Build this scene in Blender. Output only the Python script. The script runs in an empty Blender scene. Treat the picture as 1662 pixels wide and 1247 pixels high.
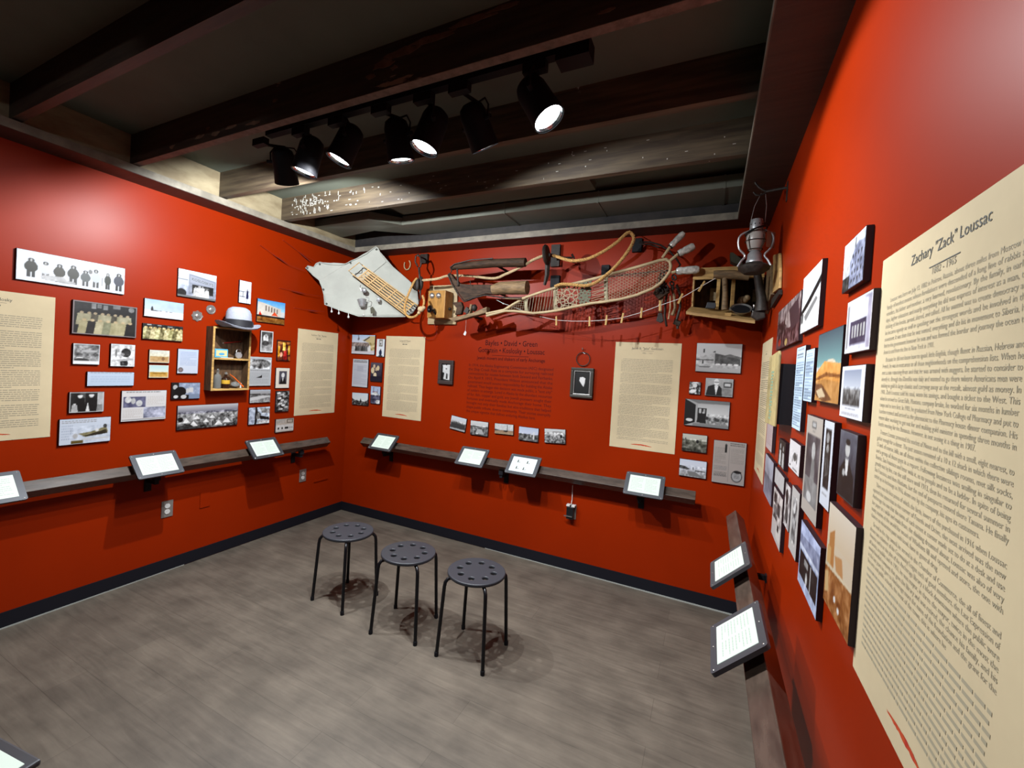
import bpy, math, random
import numpy as np
from mathutils import Matrix, Vector, Euler

S = bpy.context.scene
C = S.collection
W = 3.647        # room width between the left and right wall
H = 2.608        # underside of the timber trim
CEIL = 2.84

# ---------------------------------------------------------------- camera
cam = bpy.data.cameras.new('camera')
cam.sensor_width = 36.0
cam.lens = 700.82 / 1662 * 36
cam.shift_x = 22.04 / 1662
cam.shift_y = -12.84 / 1662
cam.clip_start = 0.02
co = bpy.data.objects.new('camera', cam)
C.objects.link(co)
m = Matrix([[0.896038, -0.061305, 0.439725], [0.440036, -0.009065, -0.897934], [0.059034, 0.998078, 0.018854]]).to_4x4()
m.translation = Vector((3.3591, -3.3311, 1.57))
co.matrix_world = m
S.camera = co

# ---------------------------------------------------------------- world + exposure
wd = bpy.data.worlds.new('world'); S.world = wd
wd.use_nodes = True
wd.node_tree.nodes['Background'].inputs[0].default_value = (0.55, 0.6, 0.75, 1)
wd.node_tree.nodes['Background'].inputs[1].default_value = 0.002
S.view_settings.view_transform = 'Standard'
S.view_settings.look = 'None'
S.view_settings.exposure = 0.5
S.view_settings.gamma = 1.0
S.view_settings.use_curve_mapping = False

LAMP_COL = (0.93, 0.97, 1.0)

def spot(name, loc, aim, energy, size=110, blend=0.2, rad=0.014, parent=None):
    l = bpy.data.lights.new(name, 'SPOT')
    l.energy = energy; l.color = LAMP_COL
    l.spot_size = math.radians(size); l.spot_blend = blend
    l.shadow_soft_size = rad
    o = bpy.data.objects.new(name, l); C.objects.link(o)
    o.location = loc
    d = Vector(aim) - Vector(loc)
    o.rotation_euler = d.to_track_quat('-Z', 'Y').to_euler()
    return o

# the lamps of the ceiling track: position of the lens, the point aimed at, power
LAMPS = [   # lens position, direction, beam power, spill power, spill angle
    ((1.129, -1.66, 2.549), (-0.30, 0.46, -0.84), 35, 135, 178),
    ((1.438, -1.80, 2.504), (-0.24, -0.10, -0.96), 28, 8, 150),
    ((1.678, -1.80, 2.528), (-0.32, -0.20, -0.92), 60, 26, 146),
    ((1.980, -1.70, 2.523), (0.03, 0.28, -0.96), 75, 30, 152),
    ((2.185, -1.80, 2.499), (-0.24, -0.18, -0.95), 26, 8, 150),
    ((2.405, -1.65, 2.535), (0.20, 0.52, -0.83), 70, 34, 158),
    ((2.766, -1.82, 2.500), (0.54, 0.02, -0.84), 40, 85, 122),
]
# a second run of track behind the camera position, lighting the near ends of the side walls
BACK_LAMPS = [
    ((2.3, -3.75, 2.55), (0.82, 0.28, -0.5), 0, 60, 110),
    ((1.4, -3.75, 2.55), (-0.62, 0.4, -0.5), 0, 6, 140),
]

# ---------------------------------------------------------------- mesh helpers
class MB:
    def __init__(s): s.v = []; s.f = []
    def add(s, vs, fs):
        n = len(s.v); s.v += [tuple(map(float, p)) for p in vs]; s.f += [tuple(i + n for i in f) for f in fs]
    def box(s, c, d, rot=None, taper=None):
        vs = []
        for z in (-.5, .5):
            k = taper if (taper and z > 0) else 1
            for x, y in ((-.5, -.5), (.5, -.5), (.5, .5), (-.5, .5)):
                p = Vector((x * d[0] * k, y * d[1] * k, z * d[2]))
                if rot: p = rot @ p
                vs.append(Vector(c) + p)
        s.add(vs, [(3, 2, 1, 0), (4, 5, 6, 7), (0, 1, 5, 4), (1, 2, 6, 5), (2, 3, 7, 6), (3, 0, 4, 7)])
        return s
    def bx(s, a, b):
        return s.box([(a[i] + b[i]) / 2 for i in range(3)], [abs(b[i] - a[i]) for i in range(3)])
    def tube(s, pts, r, seg=8, closed=False, cap=True):
        P = [Vector(p) for p in pts]; n = len(P)
        rr = r if isinstance(r, (list, tuple)) else [r] * n
        up = None; rings = []
        for i in range(n):
            if closed: t = P[(i + 1) % n] - P[i - 1]
            else: t = P[min(i + 1, n - 1)] - P[max(i - 1, 0)]
            if t.length < 1e-9: t = Vector((0, 0, 1))
            t.normalize()
            if up is None:
                up = t.orthogonal().normalized()
            else:
                up = up - t * up.dot(t)
                if up.length < 1e-6: up = t.orthogonal()
                up.normalize()
            b = t.cross(up)
            rings.append([P[i] + (up * math.cos(2 * math.pi * k / seg) + b * math.sin(2 * math.pi * k / seg)) * rr[i] for k in range(seg)])
        vs = [p for rg in rings for p in rg]; fs = []
        m = n if closed else n - 1
        for i in range(m):
            j = (i + 1) % n
            for k in range(seg):
                fs.append((i * seg + k, i * seg + (k + 1) % seg, j * seg + (k + 1) % seg, j * seg + k))
        if cap and not closed:
            fs.append(tuple(range(seg))[::-1]); fs.append(tuple((n - 1) * seg + k for k in range(seg)))
        s.add(vs, fs); return s
    def lathe(s, prof, o=(0, 0, 0), axis=(0, 0, 1), seg=24, sx=1.0, sy=1.0, cap=True):
        A = Vector(axis).normalized(); q = Vector((0, 0, 1)).rotation_difference(A)
        vs = []; fs = []
        for r, z in prof:
            for k in range(seg):
                a = 2 * math.pi * k / seg
                vs.append(Vector(o) + q @ Vector((r * math.cos(a) * sx, r * math.sin(a) * sy, z)))
        for i in range(len(prof) - 1):
            for k in range(seg):
                fs.append((i * seg + k, i * seg + (k + 1) % seg, (i + 1) * seg + (k + 1) % seg, (i + 1) * seg + k))
        if cap and prof[0][0] > 1e-6: fs.append(tuple(range(seg))[::-1])
        if cap and prof[-1][0] > 1e-6: fs.append(tuple((len(prof) - 1) * seg + k for k in range(seg)))
        s.add(vs, fs); return s
    def prism(s, poly, off):
        n = len(poly); off = Vector(off)
        vs = [Vector(p) for p in poly] + [Vector(p) + off for p in poly]
        fs = [tuple(range(n))[::-1], tuple(range(n, 2 * n))] + [(i, (i + 1) % n, n + (i + 1) % n, n + i) for i in range(n)]
        s.add(vs, fs); return s
    def sphere(s, c, r, seg=12, sc=(1, 1, 1)):
        n = seg // 2
        prof = [(math.sin(math.pi * i / n) * r, -math.cos(math.pi * i / n) * r) for i in range(n + 1)]
        b = MB().lathe([(max(a, 1e-5), z) for a, z in prof], seg=seg)
        s.add([(c[0] + v[0] * sc[0], c[1] + v[1] * sc[1], c[2] + v[2] * sc[2]) for v in b.v], b.f); return s
    def torus(s, c, R, r, normal=(0, 0, 1), seg=24, rs=6, arc=(0, 360), sx=1.0):
        q = Vector((0, 0, 1)).rotation_difference(Vector(normal).normalized())
        full = arc[1] - arc[0] >= 360
        n = seg
        pts = []
        for i in range(n if full else n + 1):
            a = math.radians(arc[0] + (arc[1] - arc[0]) * i / n)
            pts.append(Vector(c) + q @ Vector((math.cos(a) * R * sx, math.sin(a) * R, 0)))
        s.tube(pts, r, rs, closed=full); return s

def build(name, mb, mat, parent=None, smooth=False, bevel=0.0):
    me = bpy.data.meshes.new(name)
    base = Vector(parent['_o']) if parent is not None and '_o' in parent else Vector((0, 0, 0))
    me.from_pydata([tuple(Vector(p) - base) for p in mb.v], [], mb.f)
    me.validate(); me.update()
    import bmesh
    bm = bmesh.new(); bm.from_mesh(me); bmesh.ops.recalc_face_normals(bm, faces=bm.faces); bm.to_mesh(me); bm.free()
    if smooth:
        me.shade_smooth()
        try: me.set_sharp_from_angle(angle=math.radians(38))
        except Exception: pass
    me.materials.append(mat)
    o = bpy.data.objects.new(name, me); C.objects.link(o)
    if parent is not None: o.parent = parent
    if bevel:
        b = o.modifiers.new('bevel', 'BEVEL'); b.width = bevel; b.segments = 2; b.limit_method = 'ANGLE'
    return o

def thing(name, label, cat, loc=(0, 0, 0), group=None):
    o = bpy.data.objects.new(name, None); C.objects.link(o)
    o.empty_display_size = 0.05
    o.location = loc; o['_o'] = tuple(loc)
    return tag(o, label, cat, group)
def tag(o, label, cat, group=None):
    o['label'] = label; o['category'] = cat
    if group: o['group'] = group
    return o
def struct(name, mb, mat, bevel=0.0):
    o = build(name, mb, mat, bevel=bevel); o['kind'] = 'structure'; return o
def sub(o):      # lets a part carry sub-parts: same origin as its thing
    o['_o'] = o.parent['_o'] if '_o' in o.parent else (0, 0, 0)
    return o
def copy_tree(o, parent=None):
    c = o.copy(); C.objects.link(c)
    if parent is not None: c.parent = parent
    for ch in list(o.children): copy_tree(ch, c)
    return c

# ---------------------------------------------------------------- materials
def srgb(c):
    if isinstance(c, (int, float)): c = (c, c, c)
    return tuple(((x / 12.92) if x <= 0.04045 else ((x + 0.055) / 1.055) ** 2.4) for x in c)
K = 0.65     # overall surface reflectance scale, set against the view exposure
def mat(name, col, rough=0.6, metal=0.0, noise=0.0, scale=20, stretch=(1, 1, 1), spec=0.5, bump=0.0, emit=None, est=0, trans=0, col2=None, coat=0):
    if metal < 0.5: col = tuple(x * K for x in col)
    if col2: col2 = tuple(x * K for x in col2)
    m = bpy.data.materials.new(name); m.use_nodes = True
    nt = m.node_tree; b = nt.nodes['Principled BSDF']
    b.inputs['Base Color'].default_value = (*col, 1)
    b.inputs['Roughness'].default_value = rough
    b.inputs['Metallic'].default_value = metal
    b.inputs['Specular IOR Level'].default_value = spec * K
    b.inputs['Transmission Weight'].default_value = trans
    b.inputs['Coat Weight'].default_value = coat
    if emit:
        b.inputs['Emission Color'].default_value = (*emit, 1); b.inputs['Emission Strength'].default_value = est * K
    if noise or bump or col2:
        tc = nt.nodes.new('ShaderNodeTexCoord'); mp = nt.nodes.new('ShaderNodeMapping'); no = nt.nodes.new('ShaderNodeTexNoise')
        mp.inputs['Scale'].default_value = stretch
        no.inputs['Scale'].default_value = scale; no.inputs['Detail'].default_value = 5; no.inputs['Roughness'].default_value = 0.6
        nt.links.new(tc.outputs['Object'], mp.inputs[0]); nt.links.new(mp.outputs[0], no.inputs['Vector'])
        if noise or col2:
            r = nt.nodes.new('ShaderNodeValToRGB')
            c2 = col2 if col2 else tuple(x * (1 - noise) for x in col)
            c1 = col if col2 else tuple(min(1, x * (1 + noise)) for x in col)
            r.color_ramp.elements[0].position = 0.35; r.color_ramp.elements[1].position = 0.65
            r.color_ramp.elements[0].color = (*c2, 1); r.color_ramp.elements[1].color = (*c1, 1)
            nt.links.new(no.outputs['Fac'], r.inputs[0]); nt.links.new(r.outputs[0], b.inputs['Base Color'])
        if bump:
            bp = nt.nodes.new('ShaderNodeBump'); bp.inputs['Strength'].default_value = bump; bp.inputs['Distance'].default_value = 0.003
            nt.links.new(no.outputs['Fac'], bp.inputs['Height']); nt.links.new(bp.outputs[0], b.inputs['Normal'])
    return m

M = {}
M['wall'] = mat('red_wall_paint', (0.285, 0.0180, 0.0002), rough=0.38, noise=0.03, scale=3, bump=0.05, spec=0.15)
M['base'] = mat('black_rubber_base', (0.007, 0.007, 0.012), spec=0.3, rough=0.6)
M['strip'] = mat('pale_gap_strip', (0.35, 0.36, 0.33), rough=0.6)
M['ceil'] = mat('grey_ceiling_board', (0.13, 0.145, 0.11), rough=0.8, noise=0.06, scale=3)
M['duct'] = mat('galvanised_duct', (0.17, 0.175, 0.14), rough=0.42, metal=0.25, noise=0.08, scale=4)
M['black'] = mat('matte_black', (0.010, 0.010, 0.013), rough=0.65, spec=0.25)
M['iron'] = mat('dark_iron', (0.030, 0.023, 0.019), rough=0.55, metal=0.2, noise=0.4, scale=60, spec=0.35)
M['steel'] = mat('worn_steel', (0.35, 0.34, 0.33), rough=0.35, metal=0.9, noise=0.2, scale=40)
M['tin'] = mat('galvanised_tin', (0.36, 0.37, 0.38), rough=0.38, metal=0.6, noise=0.15, scale=40)
M['rope'] = mat('manila_rope', (0.50, 0.28, 0.09), rough=0.9, noise=0.3, scale=90)
M['pale_rope'] = mat('bleached_rope', (0.50, 0.36, 0.20), rough=0.9, noise=0.25, scale=90)
M['canvas'] = mat('white_canvas', (0.47, 0.48, 0.43), rough=0.85, noise=0.06, scale=8, bump=0.2)
M['pine'] = mat('yellow_pine', (0.52, 0.31, 0.10), rough=0.55, noise=0.3, scale=12, stretch=(1, 1, 6), bump=0.1)
M['crate'] = mat('crate_pine', (0.42, 0.25, 0.09), rough=0.6, noise=0.35, scale=10, stretch=(1, 5, 5), bump=0.15)
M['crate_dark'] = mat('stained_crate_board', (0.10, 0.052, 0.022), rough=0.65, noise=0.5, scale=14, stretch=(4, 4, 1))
M['old_wood'] = mat('weathered_wood', (0.20, 0.125, 0.06), rough=0.7, noise=0.4, scale=14, stretch=(1, 4, 4), bump=0.2)
M['dark_wood'] = mat('dark_worn_wood', (0.045, 0.024, 0.013), spec=0.25, rough=0.7, noise=0.5, scale=16, stretch=(1, 4, 4), bump=0.2)
M['ash'] = mat('pale_ash_wood', (0.48, 0.36, 0.20), rough=0.5, noise=0.2, scale=14, stretch=(1, 4, 4))
M['ash_green'] = mat('greenish_ash_wood', (0.33, 0.28, 0.15), rough=0.5, noise=0.2, scale=14)
M['gut'] = mat('rawhide_lacing', (0.30, 0.21, 0.12), rough=0.6, noise=0.3, scale=60)
M['leather'] = mat('dark_leather', (0.045, 0.03, 0.022), rough=0.6, noise=0.4, scale=40)
M['glass'] = mat('silvered_glass', (0.68, 0.66, 0.60), rough=0.14, metal=0.1, noise=0.35, scale=50, trans=0.15)
M['clear'] = mat('clear_glass', (0.85, 0.88, 0.85), rough=0.05, trans=0.85)
M['oak'] = mat('golden_oak', (0.40, 0.20, 0.05), rough=0.35, noise=0.25, scale=12, stretch=(5, 5, 1))
M['bell'] = mat('nickel_bell', (0.6, 0.58, 0.55), rough=0.25, metal=0.9)
M['gloss_black'] = mat('glossy_black', (0.01, 0.01, 0.012), rough=0.12)
M['felt'] = mat('grey_felt', (0.37, 0.39, 0.46), rough=0.95, noise=0.08, scale=90)
M['ribbon'] = mat('black_ribbon', (0.015, 0.015, 0.02), rough=0.6)
M['panel_edge'] = mat('dark_board_edge', (0.02, 0.008, 0.012), rough=0.5)
M['seat'] = mat('grey_plastic_seat', (0.034, 0.036, 0.044), rough=0.42)
M['leg'] = mat('black_tube', (0.008, 0.008, 0.010), rough=0.3, metal=0.3)
M['plate'] = mat('steel_grey_tablet_case', (0.075, 0.078, 0.088), rough=0.42, metal=0.4)
M['screen'] = mat('lit_tablet_screen', (0.2, 0.21, 0.2), rough=0.4, emit=(0.80, 0.95, 0.84), est=0.88)
M['screen_blue'] = mat('bright_tablet_screen', (0.2, 0.21, 0.22), rough=0.4, emit=(0.74, 0.93, 1.0), est=1.15)
M['ink'] = mat('dark_ink', (0.10, 0.10, 0.085), rough=0.7)
M['ink_soft'] = mat('faded_ink', (0.33, 0.29, 0.20), rough=0.7)
M['ink_p5'] = mat('brown_grey_ink', (0.38, 0.335, 0.23), rough=0.7)
M['ink_screen'] = mat('screen_text', (0.15, 0.18, 0.15), rough=0.5, emit=(0.62, 0.78, 0.66), est=0.72)
M['vinyl'] = mat('dark_red_vinyl', (0.075, 0.003, 0.001), spec=0.2, rough=0.6)
M['vinyl2'] = mat('darker_red_vinyl', (0.018, 0.001, 0.003), spec=0.15, rough=0.7)
M['paper'] = mat('beige_poster_paper', (0.62, 0.51, 0.325), rough=0.75, noise=0.05, scale=5, spec=0.2)
M['red_ink'] = mat('red_brush_ink', (0.45, 0.02, 0.015), rough=0.6, col2=(0.6, 0.10, 0.02), scale=60)
M['white'] = mat('white_plastic', (0.65, 0.64, 0.62), rough=0.35)
M['ivory_paint'] = mat('outlet_cover', (0.30, 0.27, 0.25), rough=0.35, metal=0.4)
M['lens'] = mat('lit_lamp_lens', (1, 1, 1), rough=0.2, emit=(0.85, 0.95, 1.0), est=14)
M['reflector'] = mat('lamp_reflector', (0.8, 0.85, 0.9), rough=0.15, metal=1.0)
M['orange'] = mat('orange_plastic', (0.75, 0.12, 0.01), rough=0.35)
M['yellow'] = mat('yellow_label', (0.65, 0.38, 0.03), rough=0.6)
M['amber'] = mat('brown_glass', (0.03, 0.012, 0.006), rough=0.1)
M['peg'] = mat('clothespin_wood', (0.62, 0.38, 0.12), rough=0.6)
M['cord'] = mat('white_cord', (0.6, 0.55, 0.5), rough=0.8)
M['fly'] = mat('dark_red_thread', (0.16, 0.008, 0.006), rough=0.7)
M['red_pen'] = mat('red_lacquer', (0.5, 0.03, 0.02), rough=0.3)
M['olive'] = mat('olive_painted_wood', (0.06, 0.055, 0.03), rough=0.7)

def print_mat():
    m = bpy.data.materials.new('printed_photograph'); m.use_nodes = True
    nt = m.node_tree; b = nt.nodes['Principled BSDF']
    a = nt.nodes.new('ShaderNodeAttribute'); a.attribute_name = 'tone'
    mu = nt.nodes.new('ShaderNodeVectorMath'); mu.operation = 'SCALE'; mu.inputs['Scale'].default_value = K * 0.86
    nt.links.new(a.outputs['Color'], mu.inputs[0]); nt.links.new(mu.outputs[0], b.inputs['Base Color'])
    b.inputs['Roughness'].default_value = 0.45; b.inputs['Specular IOR Level'].default_value = 0.35
    return m
M['print'] = print_mat()

def floor_mat():
    m = bpy.data.materials.new('vinyl_plank_floor'); m.use_nodes = True
    nt = m.node_tree; b = nt.nodes['Principled BSDF']; N = nt.nodes; L = nt.links
    tc = N.new('ShaderNodeTexCoord')
    br = N.new('ShaderNodeTexBrick'); br.inputs['Scale'].default_value = 1.0
    br.inputs['Brick Width'].default_value = 1.22; br.inputs['Row Height'].default_value = 0.155
    br.inputs['Mortar Size'].default_value = 0.0012; br.offset = 0.37
    br.inputs['Color1'].default_value = (0.0917, 0.0775, 0.0615, 1); br.inputs['Color2'].default_value = (0.0799, 0.0674, 0.0539, 1)
    br.inputs['Mortar'].default_value = (0.0622, 0.0521, 0.0414, 1)
    L.new(tc.outputs['Object'], br.inputs['Vector'])
    mp = N.new('ShaderNodeMapping'); mp.inputs['Scale'].default_value = (1.5, 14, 1); L.new(tc.outputs['Object'], mp.inputs[0])
    no = N.new('ShaderNodeTexNoise'); no.inputs['Scale'].default_value = 2.2; no.inputs['Detail'].default_value = 7; no.inputs['Roughness'].default_value = 0.65; no.inputs['Distortion'].default_value = 0.6
    L.new(mp.outputs[0], no.inputs['Vector'])
    r = N.new('ShaderNodeValToRGB'); r.color_ramp.elements[0].position = 0.3; r.color_ramp.elements[1].position = 0.7
    r.color_ramp.elements[0].color = (0.76, 0.74, 0.72, 1); r.color_ramp.elements[1].color = (1.16, 1.14, 1.11, 1)
    L.new(no.outputs['Fac'], r.inputs[0])
    mx = N.new('ShaderNodeMix'); mx.data_type = 'RGBA'; mx.blend_type = 'MULTIPLY'; mx.inputs[0].default_value = 1
    L.new(br.outputs['Color'], mx.inputs[6]); L.new(r.outputs[0], mx.inputs[7])
    n2 = N.new('ShaderNodeTexNoise'); n2.inputs['Scale'].default_value = 5; n2.inputs['Detail'].default_value = 4
    L.new(tc.outputs['Object'], n2.inputs['Vector'])
    r2 = N.new('ShaderNodeValToRGB'); r2.color_ramp.elements[0].color = (0.8, 0.8, 0.8, 1); r2.color_ramp.elements[1].color = (1.15, 1.15, 1.15, 1)
    r2.color_ramp.elements[0].position = 0.35; r2.color_ramp.elements[1].position = 0.65
    L.new(n2.outputs['Fac'], r2.inputs[0])
    m2 = N.new('ShaderNodeMix'); m2.data_type = 'RGBA'; m2.blend_type = 'MULTIPLY'; m2.inputs[0].default_value = 1
    L.new(mx.outputs[2], m2.inputs[6]); L.new(r2.outputs[0], m2.inputs[7])
    L.new(m2.outputs[2], b.inputs['Base Color'])
    b.inputs['Roughness'].default_value = 0.52; b.inputs['Specular IOR Level'].default_value = 0.35
    bp = N.new('ShaderNodeBump'); bp.inputs['Strength'].default_value = 0.1; bp.inputs['Distance'].default_value = 0.002
    L.new(no.outputs['Fac'], bp.inputs['Height']); L.new(bp.outputs[0], b.inputs['Normal'])
    return m
M['floor'] = floor_mat()

def joist_mat(name, base, dark, patch, patch_pos, pscale, pstretch):
    base, dark, patch = (tuple(x * K for x in c) for c in (base, dark, patch))
    # aged timber with flakes or drips of old paint where a thresholded noise is high
    m = bpy.data.materials.new(name); m.use_nodes = True
    nt = m.node_tree; b = nt.nodes['Principled BSDF']; N = nt.nodes; L = nt.links
    tc = N.new('ShaderNodeTexCoord'); mp = N.new('ShaderNodeMapping'); mp.inputs['Scale'].default_value = (1.2, 14, 14)
    L.new(tc.outputs['Object'], mp.inputs[0])
    no = N.new('ShaderNodeTexNoise'); no.inputs['Scale'].default_value = 3; no.inputs['Detail'].default_value = 6
    L.new(mp.outputs[0], no.inputs['Vector'])
    r = N.new('ShaderNodeValToRGB'); r.color_ramp.elements[0].position = 0.35; r.color_ramp.elements[1].position = 0.68
    r.color_ramp.elements[0].color = (*dark, 1); r.color_ramp.elements[1].color = (*base, 1)
    L.new(no.outputs['Fac'], r.inputs[0])
    mp2 = N.new('ShaderNodeMapping'); mp2.inputs['Scale'].default_value = pstretch; mp2.inputs['Location'].default_value = (3.1, 0.4, 0.2)
    L.new(tc.outputs['Object'], mp2.inputs[0])
    n2 = N.new('ShaderNodeTexNoise'); n2.inputs['Scale'].default_value = pscale; n2.inputs['Detail'].default_value = 6; n2.inputs['Roughness'].default_value = 0.7
    L.new(mp2.outputs[0], n2.inputs['Vector'])
    r2 = N.new('ShaderNodeValToRGB'); r2.color_ramp.elements[0].position = patch_pos; r2.color_ramp.elements[1].position = patch_pos + 0.02
    r2.color_ramp.elements[0].color = (0, 0, 0, 1); r2.color_ramp.elements[1].color = (1, 1, 1, 1)
    L.new(n2.outputs['Fac'], r2.inputs[0])
    mx = N.new('ShaderNodeMix'); mx.data_type = 'RGBA'
    L.new(r2.outputs[0], mx.inputs[0]); L.new(r.outputs[0], mx.inputs[6]); mx.inputs[7].default_value = (*patch, 1)
    L.new(mx.outputs[2], b.inputs['Base Color'])
    b.inputs['Roughness'].default_value = 0.55
    bp = N.new('ShaderNodeBump'); bp.inputs['Strength'].default_value = 0.3; bp.inputs['Distance'].default_value = 0.004
    L.new(no.outputs['Fac'], bp.inputs['Height']); L.new(bp.outputs[0], b.inputs['Normal'])
    return m
M['joist'] = joist_mat('old_joist', (0.075, 0.048, 0.03), (0.035, 0.02, 0.014), (0.42, 0.30, 0.22), 0.66, 2.2, (1.0, 4, 6))
M['joist_drip'] = joist_mat('dripped_joist', (0.13, 0.095, 0.055), (0.05, 0.033, 0.02), (0.65, 0.65, 0.6), 0.69, 9, (2.0, 2, 1))
M['trim'] = joist_mat('trim_timber', (0.06, 0.032, 0.022), (0.035, 0.018, 0.013), (0.2, 0.1, 0.06), 0.95, 3, (1, 1, 1))
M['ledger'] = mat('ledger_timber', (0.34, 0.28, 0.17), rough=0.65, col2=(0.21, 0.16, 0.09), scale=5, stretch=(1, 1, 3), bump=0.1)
M['lip'] = mat('lit_trim_edge', (0.23, 0.205, 0.16), rough=0.6, noise=0.25, scale=12)  # paler than the trim: lamp light on the inner edge put into the colour
M['pale_under'] = mat('scraped_joist_underside', (0.20, 0.135, 0.105), rough=0.7, noise=0.3, scale=25)
M['peel'] = mat('old_peach_paint', (0.22, 0.13, 0.085), rough=0.7, noise=0.25, scale=30)
M['drip'] = mat('white_paint_drip', (0.55, 0.55, 0.5), rough=0.4)
M['rail'] = mat('walnut_rail', (0.07, 0.048, 0.036), rough=0.27, spec=1.0, noise=0.35, scale=8, stretch=(1, 1, 6), bump=0.1)

# ================================================================= the room
Y0, Y1 = 0.0, -4.6
struct('floor', MB().bx((-0.1, Y1, -0.1), (W + 0.1, 0.1, 0.0)), M['floor'])
struct('ceiling', MB().bx((-0.1, Y1, CEIL), (W + 0.1, 0.1, CEIL + 0.06)), M['ceil'])
struct('wall_left', MB().bx((-0.1, Y1, 0), (0, 0.1, CEIL)), M['wall'])
struct('wall_back', MB().bx((0, 0, 0), (W, 0.1, CEIL)), M['wall'])
struct('wall_right', MB().bx((W, Y1, 0), (W + 0.1, 0.1, CEIL)), M['wall'])
bt = 0.006
struct('baseboard_left', MB().bx((0, Y1, 0.004), (bt, 0, 0.0885)), M['base'])
struct('baseboard_back', MB().bx((bt, -bt, 0.004), (W - bt, 0, 0.0885)), M['base'])
struct('baseboard_right', MB().bx((W - bt, Y1, 0.004), (W, 0, 0.0885)), M['base'])
g = MB()
g.prism([(bt, -1.5, 0), (bt + 0.014, -3.6, 0), (bt, -3.6, 0)], (0, 0, 0.006))
struct('trim_5', g, M['strip'])
g = MB(); g.prism([(1.7, -bt, 0), (W - 0.02, -bt - 0.013, 0), (W - 0.02, -bt, 0)], (0, 0, 0.006))
struct('trim_6', g, M['strip'])
# boxed timber trim round the top of the walls: bottom board with a lit inner lip
t = 0.189
struct('trim_1', MB().bx((0, Y1, H), (t, 0, H + 0.045)), M['trim'])
struct('trim_2', MB().bx((t, -t, H), (W - t, 0, H + 0.045)), M['trim'])
struct('trim_3', MB().bx((W - t, Y1, H), (W, 0, H + 0.045)), M['trim'])
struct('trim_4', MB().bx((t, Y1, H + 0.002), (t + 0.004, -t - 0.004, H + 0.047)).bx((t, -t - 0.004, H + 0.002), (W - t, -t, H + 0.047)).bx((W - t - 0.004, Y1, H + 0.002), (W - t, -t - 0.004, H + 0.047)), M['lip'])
# ledger boards standing on the trim
struct('trim_7', MB().bx((0.0, Y1, H + 0.048), (0.15, -0.15, CEIL)), M['ledger'])
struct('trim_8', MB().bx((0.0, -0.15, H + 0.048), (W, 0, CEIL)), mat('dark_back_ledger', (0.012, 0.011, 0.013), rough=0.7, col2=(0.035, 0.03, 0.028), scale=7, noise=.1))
struct('trim_9', MB().bx((W - 0.15, Y1, H + 0.048), (W, -0.15, CEIL)), M['ledger'])

joists = [(-0.945, 'joist_drip', 'rough ceiling joist with white paint drips, nearest the back wall'),
          (-1.44, 'joist_drip', 'rough ceiling joist just behind the row of track lamps'),
          (-1.965, 'joist', 'dark ceiling joist with flaking paint just in front of the track lamps'),
          (-2.465, 'joist', 'dark ceiling joist crossing the top left corner of the photo'),
          (-2.97, 'joist', 'dark ceiling joist above the camera, out at the front of the room'),
          (-3.47, 'joist', 'dark ceiling joist behind the camera at the front of the room')]
for y, mm, lab in joists[:5]:
    o = build('ceiling_joist', MB().bx((0.15, y - 0.02, H + 0.055), (W - 0.15, y + 0.02, CEIL)), M[mm])
    tag(o, lab, 'ceiling beam', 'ceiling joists')
    if y == -1.965:
        build('pale_underside', MB().bx((0.15, y - 0.019, H + 0.0535), (W - 0.15, y + 0.019, H + 0.0555)), M['pale_under'], o)
        rr = random.Random(4)
        def flake(cx, cz, rx, rz, n=13):
            pts = [(cx + rx * math.cos(2 * math.pi * k / n) * rr.uniform(.5, 1.1), y - .0205, min(CEIL - .004, max(H + .058, cz + rz * math.sin(2 * math.pi * k / n) * rr.uniform(.5, 1.1)))) for k in range(n)]
            return MB().prism(pts, (0, -.0012, 0))
        for cx, cz, rx, rz in ((2.10, 2.765, .07, .02), (2.20, 2.785, .10, .022), (2.33, 2.80, .12, .018), (2.50, 2.815, .12, .016), (2.64, 2.825, .09, .010), (2.04, 2.73, .03, .012), (2.16, 2.735, .02, .01), (1.12, 2.70, .05, .012), (1.0, 2.69, .04, .014), (.86, 2.70, .05, .012), (.93, 2.73, .02, .01), (1.45, 2.76, .02, .008), (.6, 2.69, .03, .012), (1.3, 2.685, .06, .01), (3.0, 2.70, .03, .008)):
            build('paint_flake', flake(cx, cz, rx, rz), M['peel'], o)
    if y == -0.945:
        rr = random.Random(7); g = MB()
        for k in range(150):
            cx = .25 + abs(rr.gauss(0, .28)) + (.12 if k % 3 else 0); z0 = rr.uniform(2.68, 2.82) if cx < 1.0 else rr.uniform(2.74, 2.80)
            w_, h_ = rr.choice(((.004, .03), (.012, .008), (.005, .018), (.02, .004)))
            if k > 110: cx = rr.uniform(1.0, 3.4); w_, h_ = rr.choice(((.014, .003), (.005, .006)))
            g.bx((cx, y - .0212, z0), (cx + w_, y - .0200, min(z0 + h_, 2.836)))
        build('paint_drips', g, M['drip'], o)['kind'] = 'stuff'
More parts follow.
